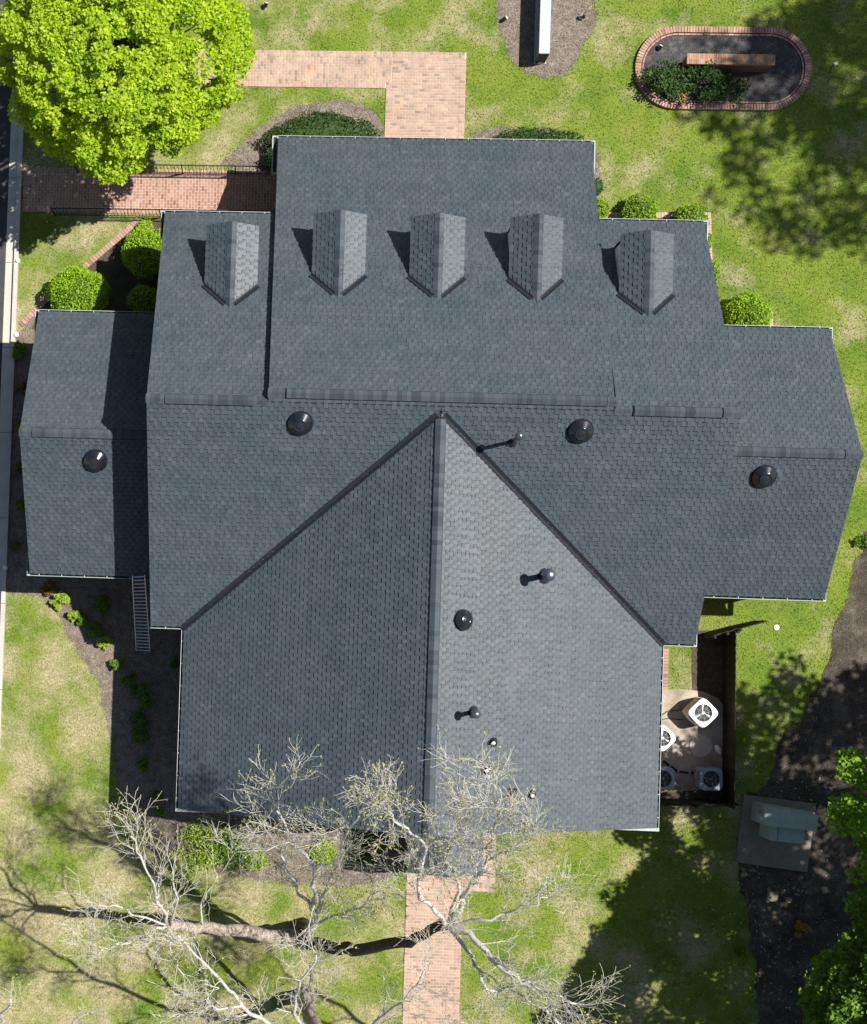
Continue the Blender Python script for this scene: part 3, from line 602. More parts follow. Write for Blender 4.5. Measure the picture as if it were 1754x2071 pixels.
# dormers
def dormer(xc, yf, ye, ze, zrdg, plane, hw=.815, seedv=0, inset=.13):
    """yf front edge of its roof, ye where the eaves die into the main slope"""
    root = bpy.data.objects.new('dormer', None); COL.objects.link(root); root.parent = church; sl = (zrdg-ze)/hw
    yr = ye
    for _ in range(20): yr = ye-(zrdg-ze)/PF
    rt = [(xc-hw, yf, ze), (xc-hw, ye, ze), (xc, yr, zrdg), (xc, yf, zrdg)]
    for sg, sd_ in ((-1, 0), (1, 1)):
        Q = [(xc+sg*hw, yf, ze), (xc+sg*hw, ye, ze), (xc, yr, zrdg), (xc, yf, zrdg)]
        roof_slope(Q, 'dormer_roof', seedv=seedv*2+sd_, thick=.05, parent=root, wmin=.11, wmax=.2)
    # caps along the ridge joined into one strip
    s = MB(); n = int((yf-yr)/.14)
    for i in range(n+1):
        y = yf-i*.14; h = .15; d = h*sl; z = zrdg+.034
        s.add([(xc-h, y, z-d), (xc, y, z), (xc+h, y, z-d), (xc-h, y-.17, z-d-.008), (xc, y-.17, z-.008), (xc+h, y-.17, z-d-.008), (xc-h, y, z-d-.015), (xc+h, y, z-d-.015), (xc, y, z-.015), (xc-h, y-.17, z-d-.02), (xc+h, y-.17, z-d-.02)],
              [(0, 1, 4, 3), (1, 2, 5, 4), (0, 8, 1), (1, 8, 2), (0, 3, 9, 6), (2, 7, 10, 5), (0, 6, 8), (2, 8, 7)])
    s.build('ridge_caps', M_cap, root, kind='stuff')
    # dark valley metal at the back of each side
    for sg in (-1, 1):
        s = MB(); a = np.array([xc+sg*(hw+.04), ye+.05, ze]); b = np.array([xc+sg*.13, yr+.12, zrdg-.07]); d = unit(b-a); nn = unit(np.array([sg*1.0, -1.0*1.0, 0]))
        nn = np.array([-d[1], d[0], 0]); nn = unit(nn); nn = nn if nn[1] < 0 else -nn
        P2, P3 = b+nn*.09, a+nn*.09; P2[2] = plane(P2[1])+.055; P3[2] = plane(P3[1])+.055
        A, B_ = a-nn*.05, b-nn*.05
        A[2] = max(plane(A[1]), ze+sl*(hw-abs(A[0]-xc)))+.045; B_[2] = max(plane(B_[1]), ze+sl*(hw-abs(B_[0]-xc)))+.045
        m1, m2 = a.copy(), b.copy(); m1[2] = plane(m1[1])+.040; m2[2] = plane(m2[1])+.040
        s.add([A, B_, m2, m1], [(0, 1, 2, 3)]); s.add([m1, m2, P2, P3], [(0, 1, 2, 3)]); s.add([P3, P2, P2-np.array([0, 0, .05]), P3-np.array([0, 0, .05])], [(0, 1, 2, 3)]); s.build('valley_flashing', M_flash, root)
    # cheeks, face and window
    ww = hw-inset; yw = yf-.16; s = MB(); zt = ze-.05; ct = zt-.008+(inset-.03)*.5
    for sg in (-1, 1):
        s = MB(); x_ = xc+sg*ww; s.add([(x_, yw, plane(yw)-.05), (x_, yw, ct), (x_, ye+.1, ct), (x_-sg*.08, yw, plane(yw)-.05), (x_-sg*.08, yw, ct), (x_-sg*.08, ye+.1, ct)], [(0, 1, 2), (5, 4, 3), (0, 3, 4, 1), (1, 4, 5, 2)]); s.build('cheek', M_side, root)
    s = MB(); zb = plane(yw)-.05; P = [(xc-ww, zb), (xc+ww, zb), (xc+ww, zt), (xc, zrdg-.08), (xc-ww, zt)]
    s.add([(a, yw, b) for a, b in P]+[(a, yw-.1, b) for a, b in P], [(0, 1, 2, 3, 4), (9, 8, 7, 6, 5)]+[(i, (i+1) % 5, 5+(i+1) % 5, 5+i) for i in range(5)]); s.build('face_wall', M_side, root)
    for sg in (-1, 1):
        s = MB(); s.box((xc+sg*(ww+inset/2), (yf+ye)/2, ze-.055), (inset/2-.004, (yf-ye)/2-.02, .02)); s.build('soffit', M_trim, root)
    s = MB(); zc_ = (zb+zt)/2+.08; wd, ht = .36, .42
    for sg in (-1, 1): s.box((xc+sg*(wd+.03), yw+.02, zc_), (.03, .03, ht+.06)); s.box((xc, yw+.02, zc_+sg*(ht+.03)), (wd, .03, .03))
    s.box((xc, yw+.015, zc_), (wd, .02, .015)); s.box((xc, yw+.012, zc_), (.012, .02, ht)); s.build('window_frame', M_trim, root)
    s = MB(); s.box((xc, yw+.006, zc_), (wd, .01, ht)); s.build('pane', M_glass, root)
dormer(-1.81, 12.25, 10.32, 5.812, 6.262, zf, seedv=31)
dormer(1.535, 12.66, 10.70, 5.858, 6.312, zc, seedv=32)
dormer(4.575, 12.62, 10.70, 5.855, 6.309, zc, hw=.83, seedv=33)
dormer(7.605, 12.65, 10.70, 5.857, 6.312, zc, hw=.80, seedv=34, inset=.075)
dormer(11.0, 12.23, 10.32, 5.808, 6.258, zf, hw=.80, seedv=35, inset=.03)

# roof penetrations
def hood(u, v, plane, nrm, r=.37, up=.0):
    for _ in range(3): pass
    z = 7.0
    for _ in range(12): q = G(u, v, z+.2); z = plane(q)
    root = bpy.data.objects.new('roof_exhaust', None); COL.objects.link(root); root.parent = church; root.location = (q[0], q[1], z)
    nx = unit(nrm); ux = unit(np.cross((0, 1, 0), nx)) if abs(nx[1]) < .9 else np.array([1.0, 0, 0]); uy = np.cross(nx, ux); A = [ux, uy, nx]
    s = MB(); s.lathe([(r*1.06, .024), (r*1.06, .034), (r*1.0, .036)], k=28, ax=A); s.build('base_flange', M_flash, root)
    s = MB(); s.lathe([(r*.55, -.05), (r*.55, .12)], k=28, ax=A); s.build('throat', M_rubber, root)
    c0_, c1_ = (r*.965, .118), (r*.5, .118+(r*.465)*.80); mixp = lambda t: (c0_[0]*(1-t)+c1_[0]*t, c0_[1]*(1-t)+c1_[1]*t)
    s = MB(); s.lathe([(r*.90, .085), (r*.985, .085), (r*.99, .095), (r*.99, .108), (r*.975, .115)]+[mixp(t) for t in (0, .04, .3, .7, .96, 1)], k=44, ax=A); s.build('hood', M_black, root, smooth=True)
    zt_ = c1_[1]; s = MB(); s.lathe([(r*.51, zt_-.004), (r*.50, zt_+.018), (r*.45, zt_+.022), (r*.43, zt_+.004), (r*.33, zt_+.004), (r*.32, zt_+.02), (r*.16, zt_+.028), (r*.04, zt_+.03)], k=30, ax=A); s.build('hood_cap', M_black if r < .35 else M_flash, root)
    for i in range(6):
        th = i*1.047; s = MB(); s.box(ux*r*.97*math.cos(th)+uy*r*.97*math.sin(th)+nx*.05, (.012, .012, .05), A); s.build('bracket', M_flash, root)
    # the louvred skirt is open on the down-slope side
    return root
pm = lambda q: zr(q[1]); pwl = lambda q: zwr(q[1]); pbr = lambda q: zbr(q[0])
NR_ = (0, -.51, .86); hood(192, 929, pwl, NR_); hood(608, 853, pm, NR_); hood(1177, 869, pm, NR_); hood(1549, 961, pwl, NR_); hood(937, 1254, pbr, (.458, 0, .889), .31)
def pipe(ub, vb, plane, h, r, cap_r, ball=True):
    z = 7.0
    for _ in range(12): q = G(ub, vb, z); z = plane(q)
    root = bpy.data.objects.new('vent_pipe', None); COL.objects.link(root); root.parent = church; root.location = (q[0], q[1], z)
    s = MB(); s.lathe([(r*2.9, -.03), (r*2.5, .03), (r*1.25, .10), (r, .14)], k=20); s.box((0, 0, -.0), (r*2.4, r*2.4, .012)); s.build('boot', M_rubber, root, smooth=False)
    s = MB(); s.lathe([(r, -.1), (r, h)], k=18); s.build('pipe', M_black, root, smooth=False)
    if ball:
        s = MB(); s.lathe([(cap_r*.7, h-.02), (cap_r, h+.03), (cap_r*.97, h+.08), (cap_r*.8, h+.13), (cap_r*.5, h+.165), (cap_r*.2, h+.18)], k=22); s.build('cap', M_ball, root, smooth=True)
    else:
        s = MB(); s.lathe([(r*.9, h), (r*.9, h+.01)], k=14); s.build('bore_glint', M_white, root)  # white disc painted as the highlight in the pipe mouth
pipe(1036, 893, pm, 1.25, .055, .12); pipe(1096, 1165, pbr, 1.15, .09, .19); pipe(954, 1440, pbr, .85, .07, .14)
for u, v in ((996, 1501), (982, 1557), (1074, 1607)): pipe(u, v, pbr, .30, .055, .08, False)
z = 6.0
for _ in range(12): q = G(1036, 1604, z); z = pbr(q)
s = MB(); s.box((0, 0, 0), (.13, .15, .05)); s.box((-.03, 0, .06), (.10, .15, .012)); o = s.build('low_vent_box', M_flash, church); o.location = (q[0], q[1], z+.06)

# ------------------------------------------------------------------ ladder against the rear eave of the left wing
a0, a1 = G(268, 1164, 3.55), G(293, 1163, 3.55); b0, b1 = G(276, 1318, .03), G(304, 1320, .03)
lad = thing('ladder', 'grey aluminium extension ladder leaning on the rear eave of the left wing', 'ladder', tuple((b0+b1)/2))
org = (b0+b1)/2
for a, b in ((a0, b0), (a1, b1)):
    s = MB(); d = unit(a-b); c = (a+b)/2-org; sd_ = unit(np.cross(d, (0, 0, 1))); nn = np.cross(sd_, d); s.box(c, (np.linalg.norm(a-b)/2, .014, .035), [d, sd_, nn]); s.build('rail', M_alu, lad)
NR = 23
for i in range(NR):
    t = (i+.6)/NR; p, q = b0*(1-t)+a0*t-org, b1*(1-t)+a1*t-org; s = MB(); s.tube([p, q], .02, 6); s.build('rung', M_alu, lad)
for b, a in ((b0, a0), (b1, a1)):
    s = MB(); s.box(b-org+np.array([0, 0, .02]), (.05, .06, .02)); s.build('foot', M_rubber, lad)

# ------------------------------------------------------------------ iron railings along the side walk
def railing(label, ua, va, ub, vb, h=.95, group='iron railings along the side walk'):
    a, b = G(ua, va, h), G(ub, vb, h); a[2] = b[2] = 0; L = np.linalg.norm(b-a); d = (b-a)/L; n = int(L/.125)
    root = thing('iron_railing', label, 'railing', tuple(a), math.atan2(d[1], d[0]), group)
    for z in (.12, h):
        s = MB(); s.box((L/2, 0, z), (L/2, .018 if z > .5 else .012, .014)); s.build('rail', M_iron, root)
    s = MB(); s.box((0, 0, 0), (.0075, .0075, (h-.14)/2)); me = s.mesh('picket', M_iron); s = MB(); s.box((0, 0, 0), (.018, .018, (h+.05)/2)); mp = s.mesh('post', M_iron)
    for i in range(n+1):
        x = i*L/n
        if i % 15 == 0: inst('post', mp, (x, 0, (h+.05)/2), parent=root)
        else: inst('picket', me, (x, 0, .12+(h-.14)/2), parent=root)
railing('long black iron railing on the roof side of the red brick side walk', 104, 421, 556, 427)
railing('black iron railing between the red side walk and the hedge bed', 150, 331, 556, 337)

# ------------------------------------------------------------------ equipment enclosure
FZ = 1.35
t1, t2, t3 = G(1489, 1276, FZ), G(1486, 1629, FZ), G(1333, 1625, FZ); t1[2] = t2[2] = t3[2] = 0
g0, g1 = G(1419, 1284), G(1527, 1255)
BOARD = MB(); BOARD.box((0, 0, 0), (.068, .010, FZ/2)); ME_board = BOARD.mesh('board', M_fence)
def board_fence(label, a, b, group, gap=-.004):
    L = np.linalg.norm(b-a); d = (b-a)/L; n = int(L/(.136+gap)); root = thing('board_fence', label, 'fence', tuple(a), math.atan2(d[1], d[0]), group)
    for i in range(n): inst('board', ME_board, ((i+.5)*L/n, .0015*(i % 2)*8, FZ/2+.01*random.random()), parent=root)
    for z in (.3, FZ-.2):
        s = MB(); s.box((L/2, -.035, z), (L/2, .02, .04)); s.build('rail', M_fence, root)
    for x in (.03, L/2, L-.03):
        s = MB(); s.box((x, -.07, FZ/2+.02), (.04, .04, FZ/2+.02)); s.build('post', M_fence, root)
grp = 'dark board fence panels round the air conditioning units'
board_fence('long dark board fence on the lawn side of the air conditioning yard', t2, t1, grp)
board_fence('dark board fence closing the far end of the yard behind the two grey units', t3, t2, grp)
L = np.linalg.norm(g1-g0); gm = g0+(g1-g0)*(np.linalg.norm(t1-g0)/L); gm = g0+(g1-g0)*.50
board_fence('short dark board fence between the house corner and the open gate', g0, gm, grp)
gr = thing('yard_gate', 'open dark slatted gate standing out over the lawn beside the yard fence', 'gate', tuple(gm), math.atan2(*(g1-gm)[[1, 0]]))
Lg = np.linalg.norm(g1-gm); n = int(Lg/.16)
for i in range(n): inst('board', ME_board, ((i+.5)*Lg/n, 0, FZ/2), parent=gr)
for z in (.3, FZ-.2): s = MB(); s.box((Lg/2, -.03, z), (Lg/2, .015, .035)); s.build('rail', M_fence, gr)
# pad with stains
eq = PG([(1325, 1396), (1372, 1393), (1420, 1398), (1452, 1412), (1464, 1430), (1464, 1595), (1325, 1602)])
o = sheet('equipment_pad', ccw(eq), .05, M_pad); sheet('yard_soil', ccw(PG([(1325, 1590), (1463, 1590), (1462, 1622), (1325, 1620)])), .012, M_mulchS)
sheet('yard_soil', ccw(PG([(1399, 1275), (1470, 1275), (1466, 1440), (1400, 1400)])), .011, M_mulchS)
s = MB(); c = G(1418, 1508, .06); s.lathe([(.40, 0), (.40, .03), (.36, .04), (.36, .036), (.05, .04)], (0, 0, 0), 30); o = s.build('round_pale_disc', M_conc); o.location = (c[0], c[1], .05); tag(o, 'round pale disc lying on the equipment pad', 'concrete disc')  # bright round patch on the pad, built as a thin raised disc
s = MB(); s.lathe([(.07, 0), (.10, .05), (.11, .2), (.05, .3), (.03, .34)], k=14); o = s.build('pale_bucket', M_acW, smooth=False); c = G(1449, 1507, .1); o.location = (c[0], c[1], .05); o.rotation_euler = (1.2, .3, .2); o.location.z = .14; tag(o, 'small pale container lying by the fence inside the yard', 'container')

def ac_unit(label, u, v, size, h, rz, body, blade, group):
    c = G(u, v, h+.05); root = thing('ac_condenser', label, 'air conditioner', (c[0], c[1], .05), rz, group); a = size/2
    def rsq(a, r, z, n=5):
        P = []
        for qx, qy, st in ((1, 1, 0), (-1, 1, 90), (-1, -1, 180), (1, -1, 270)):
            for i in range(n): th = math.radians(st+90*i/(n-1)); P.append((qx*(a-r)+r*math.cos(th), qy*(a-r)+r*math.sin(th), z))
        return P
    s = MB(); s.prism([q[:2] for q in rsq(a*.93, .08, 0)], 0, h-.06); s.build('cabinet', M_acI, root)
    s = MB()
    for k in range(12):
        z = .04+k*(h-.12)/12; o_ = rsq(a*.97, .1, z); i_ = rsq(a*.92, .08, z+.03); n = len(o_); s.add(o_+i_, [(i, (i+1) % n, n+(i+1) % n, n+i) for i in range(n)])
    s.build('louvre_panel', body, root)
    # top plate with round opening
    s = MB(); n = 40; out_, inn, low, lip = [], [], [], []
    for i in range(n):
        th = 2*math.pi*(i+.5)/n; cx, cy = math.cos(th), math.sin(th); p = 5.0; k = a/((abs(cx)**p+abs(cy)**p)**(1/p)); out_.append((cx*k, cy*k, h-.01)); ir = a*.74; inn.append((cx*ir, cy*ir, h)); low.append((cx*ir, cy*ir, h-.12)); lip.append((cx*k, cy*k, h-.08))
    s.add(out_+inn+low+lip, [(i, (i+1) % n, n+(i+1) % n, n+i) for i in range(n)]+[(n+i, n+(i+1) % n, 2*n+(i+1) % n, 2*n+i) for i in range(n)]+[(3*n+i, 3*n+(i+1) % n, (i+1) % n, i) for i in range(n)])
    s.build('top_plate', body, root)
    s = MB(); s.lathe([(a*.15, h-.10), (a*.15, h-.035), (a*.1, h-.02)], k=18); s.build('fan_hub', blade, root)
    bl = MB(); P = []
    for i in range(4):
        r = a*(.13+.57*i/3); P += [(r, -a*(.10+.16*i/3), .0), (r, a*(.12+.22*i/3), .04)]
    bl.add(P, [(0, 2, 3, 1), (2, 4, 5, 3), (4, 6, 7, 5)]); me = bl.mesh('fan_blade', blade)
    for k in range(3): inst('fan_blade', me, (0, 0, h-.085), (0, 0, k*2.094+.5), root)
    s = MB()
    for k in range(8):
        th = 2*math.pi*k/8+.2; s.tube([(a*.12*math.cos(th), a*.12*math.sin(th), h+.012), (a*.75*math.cos(th), a*.75*math.sin(th), h+.004)], .003, 4)
    for rr in (.42,):
        s.tube([(a*rr*math.cos(t), a*rr*math.sin(t), h+.01) for t in np.linspace(0, 2*math.pi, 25)], .0028, 4, cap=False)
    s.build('wire_guard', body, root, kind='stuff')
    s = MB(); s.box((-a-.02, .1, h*.6), (.03, .12, .15)); s.build('service_box', body, root)
    return root
g_ = 'air conditioning condensers in the fenced yard'
ac_unit('white air conditioner turned diamondwise in the open middle of the yard', 1423, 1442, .80, .80, .79, M_acW, M_blade, g_)
ac_unit('white air conditioner turned diamondwise and half under the roof edge', 1341, 1493, .72, .70, .79, M_acW, M_blade, g_)
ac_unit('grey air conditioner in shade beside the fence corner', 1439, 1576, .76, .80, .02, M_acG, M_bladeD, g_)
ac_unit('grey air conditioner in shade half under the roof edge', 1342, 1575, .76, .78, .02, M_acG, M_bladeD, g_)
s = MB(); pts = [G(u, v, .09) for u, v in ((1315, 1520), (1340, 1537), (1355, 1549), (1372, 1560), (1395, 1563), (1417, 1562))]; s.tube(pts, .035, 8); hs = s.build('refrigerant_hose', M_rubber); tag(hs, 'black insulated hose curving across the yard to the grey unit by the fence', 'hose')
for i in range(1, 5):
    s = MB(); s.tube([pts[i]-np.array([.02, 0, 0]), pts[i]+np.array([.02, 0, 0])], .04, 8); s.build('tape_band', M_acW, hs)
for k, (u, v) in enumerate(((1385, 1425), (1372, 1448))):
    s = MB(); P = [G(1330, 1454+3*k, .07), G(1350, (v+1452)/2+3*k, .08), G(u+12, v+8, .1)]; s.tube(P, .012, 6); o = s.build('thin_cable', M_rubber); tag(o, ('thin black cable looping up to the white unit in the open yard', 'thin black cable lying straight towards the white unit in the open yard')[k], 'cable')

# ------------------------------------------------------------------ green transformer on its pad
P = PG([(1505, 1607), (1651, 1626), (1633, 1764), (1489, 1744)], .12); s = MB(); s.prism(ccw(P), 0, .12)
o = s.build('transformer_pad', M_pad2); o['kind'] = 'structure'
tA = [G(u, v, 1.5) for u, v in ((1549, 1631), (1655, 1649), (1651, 1681), (1546, 1669))]; tB = [G(u, v, 1.3) for u, v in ((1562, 1668), (1628, 1676), (1626, 1707), (1559, 1700))]
org = (tA[0]+tA[2])/2; org[2] = .12; tr = thing('transformer_cabinet', 'green metal electrical transformer with lighter lid on a square concrete pad', 'transformer', tuple(org))
def hexa(T, z0, z1, name, m, grow=0.0):
    c = sum(T)/4; P = [((q-c)*(1+grow)+c-org)[:2] for q in T]; s = MB(); s.prism(ccw([tuple(p) for p in P]), z0, z1); return s.build(name, m, tr)
hexa(tA, 0, 1.33, 'cabinet', M_green); hexa(tA, 1.335, 1.38, 'lid', M_green, .015)
hexa(tB, 0, 1.14, 'front_cabinet', M_green); hexa(tB, 1.145, 1.18, 'front_lid', M_green, .01)
s = MB(); a, b = tB[0]*.8+tB[1]*.2-org, tB[3]*.8+tB[2]*.2-org; s.tube([(a[0], a[1], 1.185), (b[0], b[1], 1.185)], .008, 4); s.build('lid_seam', M_gutin, tr)
s = MB(); q = G(1538, 1652, 1.0)-org; s.box((q[0], q[1], 1.0), (.14, .16, .16)); mb = s.build('meter_box', M_meter, tr); s = MB(); s.box((q[0]-.06, q[1]-.02, 1.17), (.06, .06, .012)); s.build('meter_cover', M_white, mb)
# small grey block lying in the litter below it
s = MB(); s.box((0, 0, .06), (.17, .17, .06)); o = s.build('concrete_block', M_pad2); c = G(1561, 1812); o.location = (c[0], c[1], .008); o.rotation_euler = (0, 0, -.15); tag(o, 'small grey concrete block in the dark litter below the transformer pad', 'block')

# ------------------------------------------------------------------ entrance sign seen from above
q0, q1, q2 = G(1090.5, 108, .86), G(1112, 108, .86), G(1094, -160, .86)
wd = abs(q1[0]-q0[0]); yc = (q0[1]+q2[1])/2; ln = abs(q2[1]-q0[1])
sg = thing('entrance_sign', 'long white monument sign with grey faces standing in an oval mulch bed', 'sign', ((q0[0]+q1[0])/2, q0[1]+ln/2, 0))
s = MB(); s.box((0, 0, .44), (wd/2-.012, ln/2-.01, .40)); s.build('body', M_signS, sg)
s = MB(); s.box((0, 0, .85), (wd/2, ln/2, .012)); s.build('cap', M_sign, sg)
s = MB(); s.box((0, -ln/2+.002, .44), (wd/2-.01, .012, .40)); s.build('end_panel', M_signD, sg)
s = MB(); s.box((0, -ln/2-.02, .10), (.07, .02, .05)); s.build('outlet_box', M_white, sg)
s = MB()
for k in range(14):
    y = -ln/2+.95+k*.13+random.uniform(-.02, .02); s.box((-wd/2+.004, y, .62+random.uniform(-.03, .03)), (.008, random.uniform(.015, .05), random.uniform(.03, .07)))
s.build('worn_lettering', M_signD, sg)
s = MB(); s.box((0, 0, .02), (wd/2+.03, ln/2+.03, .02)); s.build('plinth', M_conc, sg)

# ------------------------------------------------------------------ oval planter with brick bench
pc = G(1462.5, 138, .1); Rr = abs(G(1462, 54, .1)[1]-G(1462, 222, .1)[1])/2; hl = (G(1641, 138, .1)[0]-G(1284, 138, .1)[0])/2-Rr
def stad(r, t):
    per = 4*hl+2*math.pi*r; d = t*per
    if d < 2*hl: return (-hl+d, r, math.pi/2)
    d -= 2*hl
    if d < math.pi*r: th = math.pi/2-d/r; return (hl+r*math.cos(th), r*math.sin(th), th)
    d -= math.pi*r
    if d < 2*hl: return (hl-d, -r, -math.pi/2)
    d -= 2*hl; th = -math.pi/2-d/r; return (-hl+r*math.cos(th), r*math.sin(th), th)
pl = thing('brick_planter', 'oval planting bed ringed with upright red bricks around a brick bench', 'planter', (pc[0], pc[1], 0))
P = [stad(Rr-.2, t/60)[:2] for t in range(60)]; s = MB(); s.add([(x, y, .07) for x, y in P], [tuple(range(59, -1, -1))]); s.build('soil', M_mulchD, pl)
P1 = [stad(Rr-.01, t/60)[:2] for t in range(60)]; s = MB(); s.prism(P1[::-1], -.02, .045); s.build('mortar_bed', M_mortarA, pl)
_, me1 = brick_mesh(M_brickE); n = int((4*hl+2*math.pi*(Rr-.1))/.098)
for i in range(n):
    x, y, th = stad(Rr-.11, (i+.5)/n); inst('brick', me1, (x, y, .13+random.gauss(0, .006)), (random.gauss(0, .03), random.gauss(0, .03), th), pl, (.21, .085, 2.4))
n = int((4*hl+2*math.pi*(Rr-.3))/.21)
for i in range(n):
    x, y, th = stad(Rr-.275, (i+.5)/n); inst('brick', me1, (x, y, .10+random.gauss(0, .003)), (0, 0, th+math.pi/2), pl, (.2, .055, 1.9))
BZ = .80
c0, c1 = G(1390, 106, BZ), G(1568, 133, BZ); bc = ((c0+c1)/2); bl_, bw = abs(c1[0]-c0[0]), abs(c1[1]-c0[1])-.05
bn = thing('brick_bench', 'low brick bench wall standing in the oval planting bed', 'bench', (bc[0], bc[1], 0))
s = MB(); s.box((0, 0, BZ/2-.04), (bl_/2-.03, bw/2-.03, BZ/2-.04)); s.build('wall', M_wall, bn)
_, me2 = brick_mesh(M_brickR)
M_bb = mat('bench_top_brick', None, .85, stops=[(.3, (.36, .20, .12)), (.7, (.43, .26, .16))], scale=2, rnd=BR, fine=(50, .85, 1.1)); _, me2 = brick_mesh(M_bb)
s = MB(); s.box((0, 0, BZ-.045), (bl_/2-.008, bw/2-.008, .035)); s.build('mortar_bed', M_mortarA, bn)
nb = int(bl_/.075)
for i in range(nb):
    for j in (0, 1): inst('brick', me2, (-bl_/2+(i+.5)*bl_/nb, (-.25+.5*j)*bw, BZ+random.gauss(0, .0015)), (0, 0, math.pi/2), bn, (bw/2-.008, bl_/nb-.008, 1.0))

# ------------------------------------------------------------------ small fittings
def spot(label, u, v, rz):
    c = G(u, v, .1); r = thing('garden_spotlight', label, 'spotlight', (c[0], c[1], 0), rz, 'garden spotlights'); s = MB(); s.tube([(0, 0, 0), (0, 0, .14)], .012, 6); s.build('stake', M_iron, r)
    s = MB(); s.lathe([(.05, -.10), (.065, -.06), (.075, .07)], (0, 0, .17), 14, [(.6, 0, -.8), (0, 1, 0), (.8, 0, .6)]); hd = s.build('lamp_head', M_black, r); s = MB(); s.lathe([(.068, .072), (.02, .078)], (0, 0, .17), 14, [(.6, 0, -.8), (0, 1, 0), (.8, 0, .6)]); s.build('lens', M_white, hd)
    s = MB(); s.box((.03, .02, .05), (.05, .04, .045)); s.build('base_box', M_acW, r)
spot('white and black garden spotlight on the lawn north of the brick walk', 538, 11, 1.2); spot('garden spotlight in the mulch on the left of the white sign', 1021, 39, .4)
spot('garden spotlight in the mulch on the right of the white sign', 1178, 34, 2.6); spot('garden spotlight in the left end of the oval planting bed', 1334, 97, 1)
def cap_marker(label, u, v):
    c = G(u, v, .15); o = MB(); o.lathe([(.075, 0), (.08, .1), (.085, .16), (.06, .19), (.02, .2)], k=16); q = o.build('marker_post', M_white, smooth=False); q.location = (c[0], c[1], 0); tag(q, label, 'marker', 'white caps along the kerb')
cap_marker('white round cap beside the kerb next to the dry lawn strip', 36, 527); cap_marker('white round cap beside the kerb just before the left wing shadow', 33, 677); cap_marker('white round cap on the kerb beside the lower end of the left wing', 11, 1148)
s = MB(); s.lathe([(.095, 0), (.1, .03), (.085, .045), (.02, .05)], k=20); o = s.build('cleanout_cap', M_white); c = G(1570, 1269); o.location = (c[0], c[1], 0); tag(o, 'white round cleanout cap in the lawn near the open gate', 'drain cap')
s = MB(); s.box((0, 0, .03), (.06, .05, .03)); o = s.build('valve_box', M_white); c = G(1690, 130); o.location = (c[0], c[1], 0); o.rotation_euler = (0, 0, .4); tag(o, 'small white valve box in the shaded lawn right of the oval bed', 'valve box')

# ------------------------------------------------------------------ foliage
def leaves_mesh(name, C, size, m, up=.5, ratio=.75, sj=.35):
    """one quad per leaf, bent at the middle; C centres"""
    n = len(C); N = RNG.normal(0, 1, (n, 3)); N[:, 2] = np.abs(N[:, 2])+up; N /= np.linalg.norm(N, axis=1)[:, None]
    A = RNG.normal(0, 1, (n, 3)); A -= (A*N).sum(1)[:, None]*N; A /= np.linalg.norm(A, axis=1)[:, None]; Bv = np.cross(N, A)
    s = size*(1+RNG.uniform(-sj, sj, n))[:, None]
    V = np.stack([C-A*s*.5, C+Bv*s*ratio*.5-N*s*.08, C+A*s*.5, C-Bv*s*ratio*.5-N*s*.08], 1).reshape(-1, 3)
    me = bpy.data.meshes.new(name); me.vertices.add(4*n); me.vertices.foreach_set('co', V.ravel()); me.loops.add(4*n); me.loops.foreach_set('vertex_index', np.arange(4*n, dtype=np.int32))
    me.polygons.add(n); me.polygons.foreach_set('loop_start', np.arange(0, 4*n, 4, dtype=np.int32)); me.materials.append(m); me.update(calc_edges=True); return me
def obj(name, me, parent=None, **kw):
    o = bpy.data.objects.new(name, me); COL.objects.link(o); o.parent = parent
    for k, v in kw.items(): o[k] = v
    return o
def clump_cloud(centres, radii, per, squash=.6):
    out = []
    for c, r in zip(centres, radii):
        k = int(per*(r/np.mean(radii))**2); d = RNG.normal(0, 1, (k, 3)); d /= np.linalg.norm(d, axis=1)[:, None]; rr = r*RNG.uniform(.35, 1, (k, 1))**.6
        d[:, 2] *= squash; out.append(c+d*rr)
    return np.concatenate(out)
def branches(mb, base, tips, r0):
    """simple limbs from trunk points to clump centres"""
    for t in tips:
        a = np.array(base, float); b = np.array(t, float); m_ = a*.45+b*.55+np.array([0, 0, -.12*np.linalg.norm(b-a)])+RNG.normal(0, .15, 3)
        mb.tube([a, m_, b], [r0, r0*.55, r0*.2], 5)
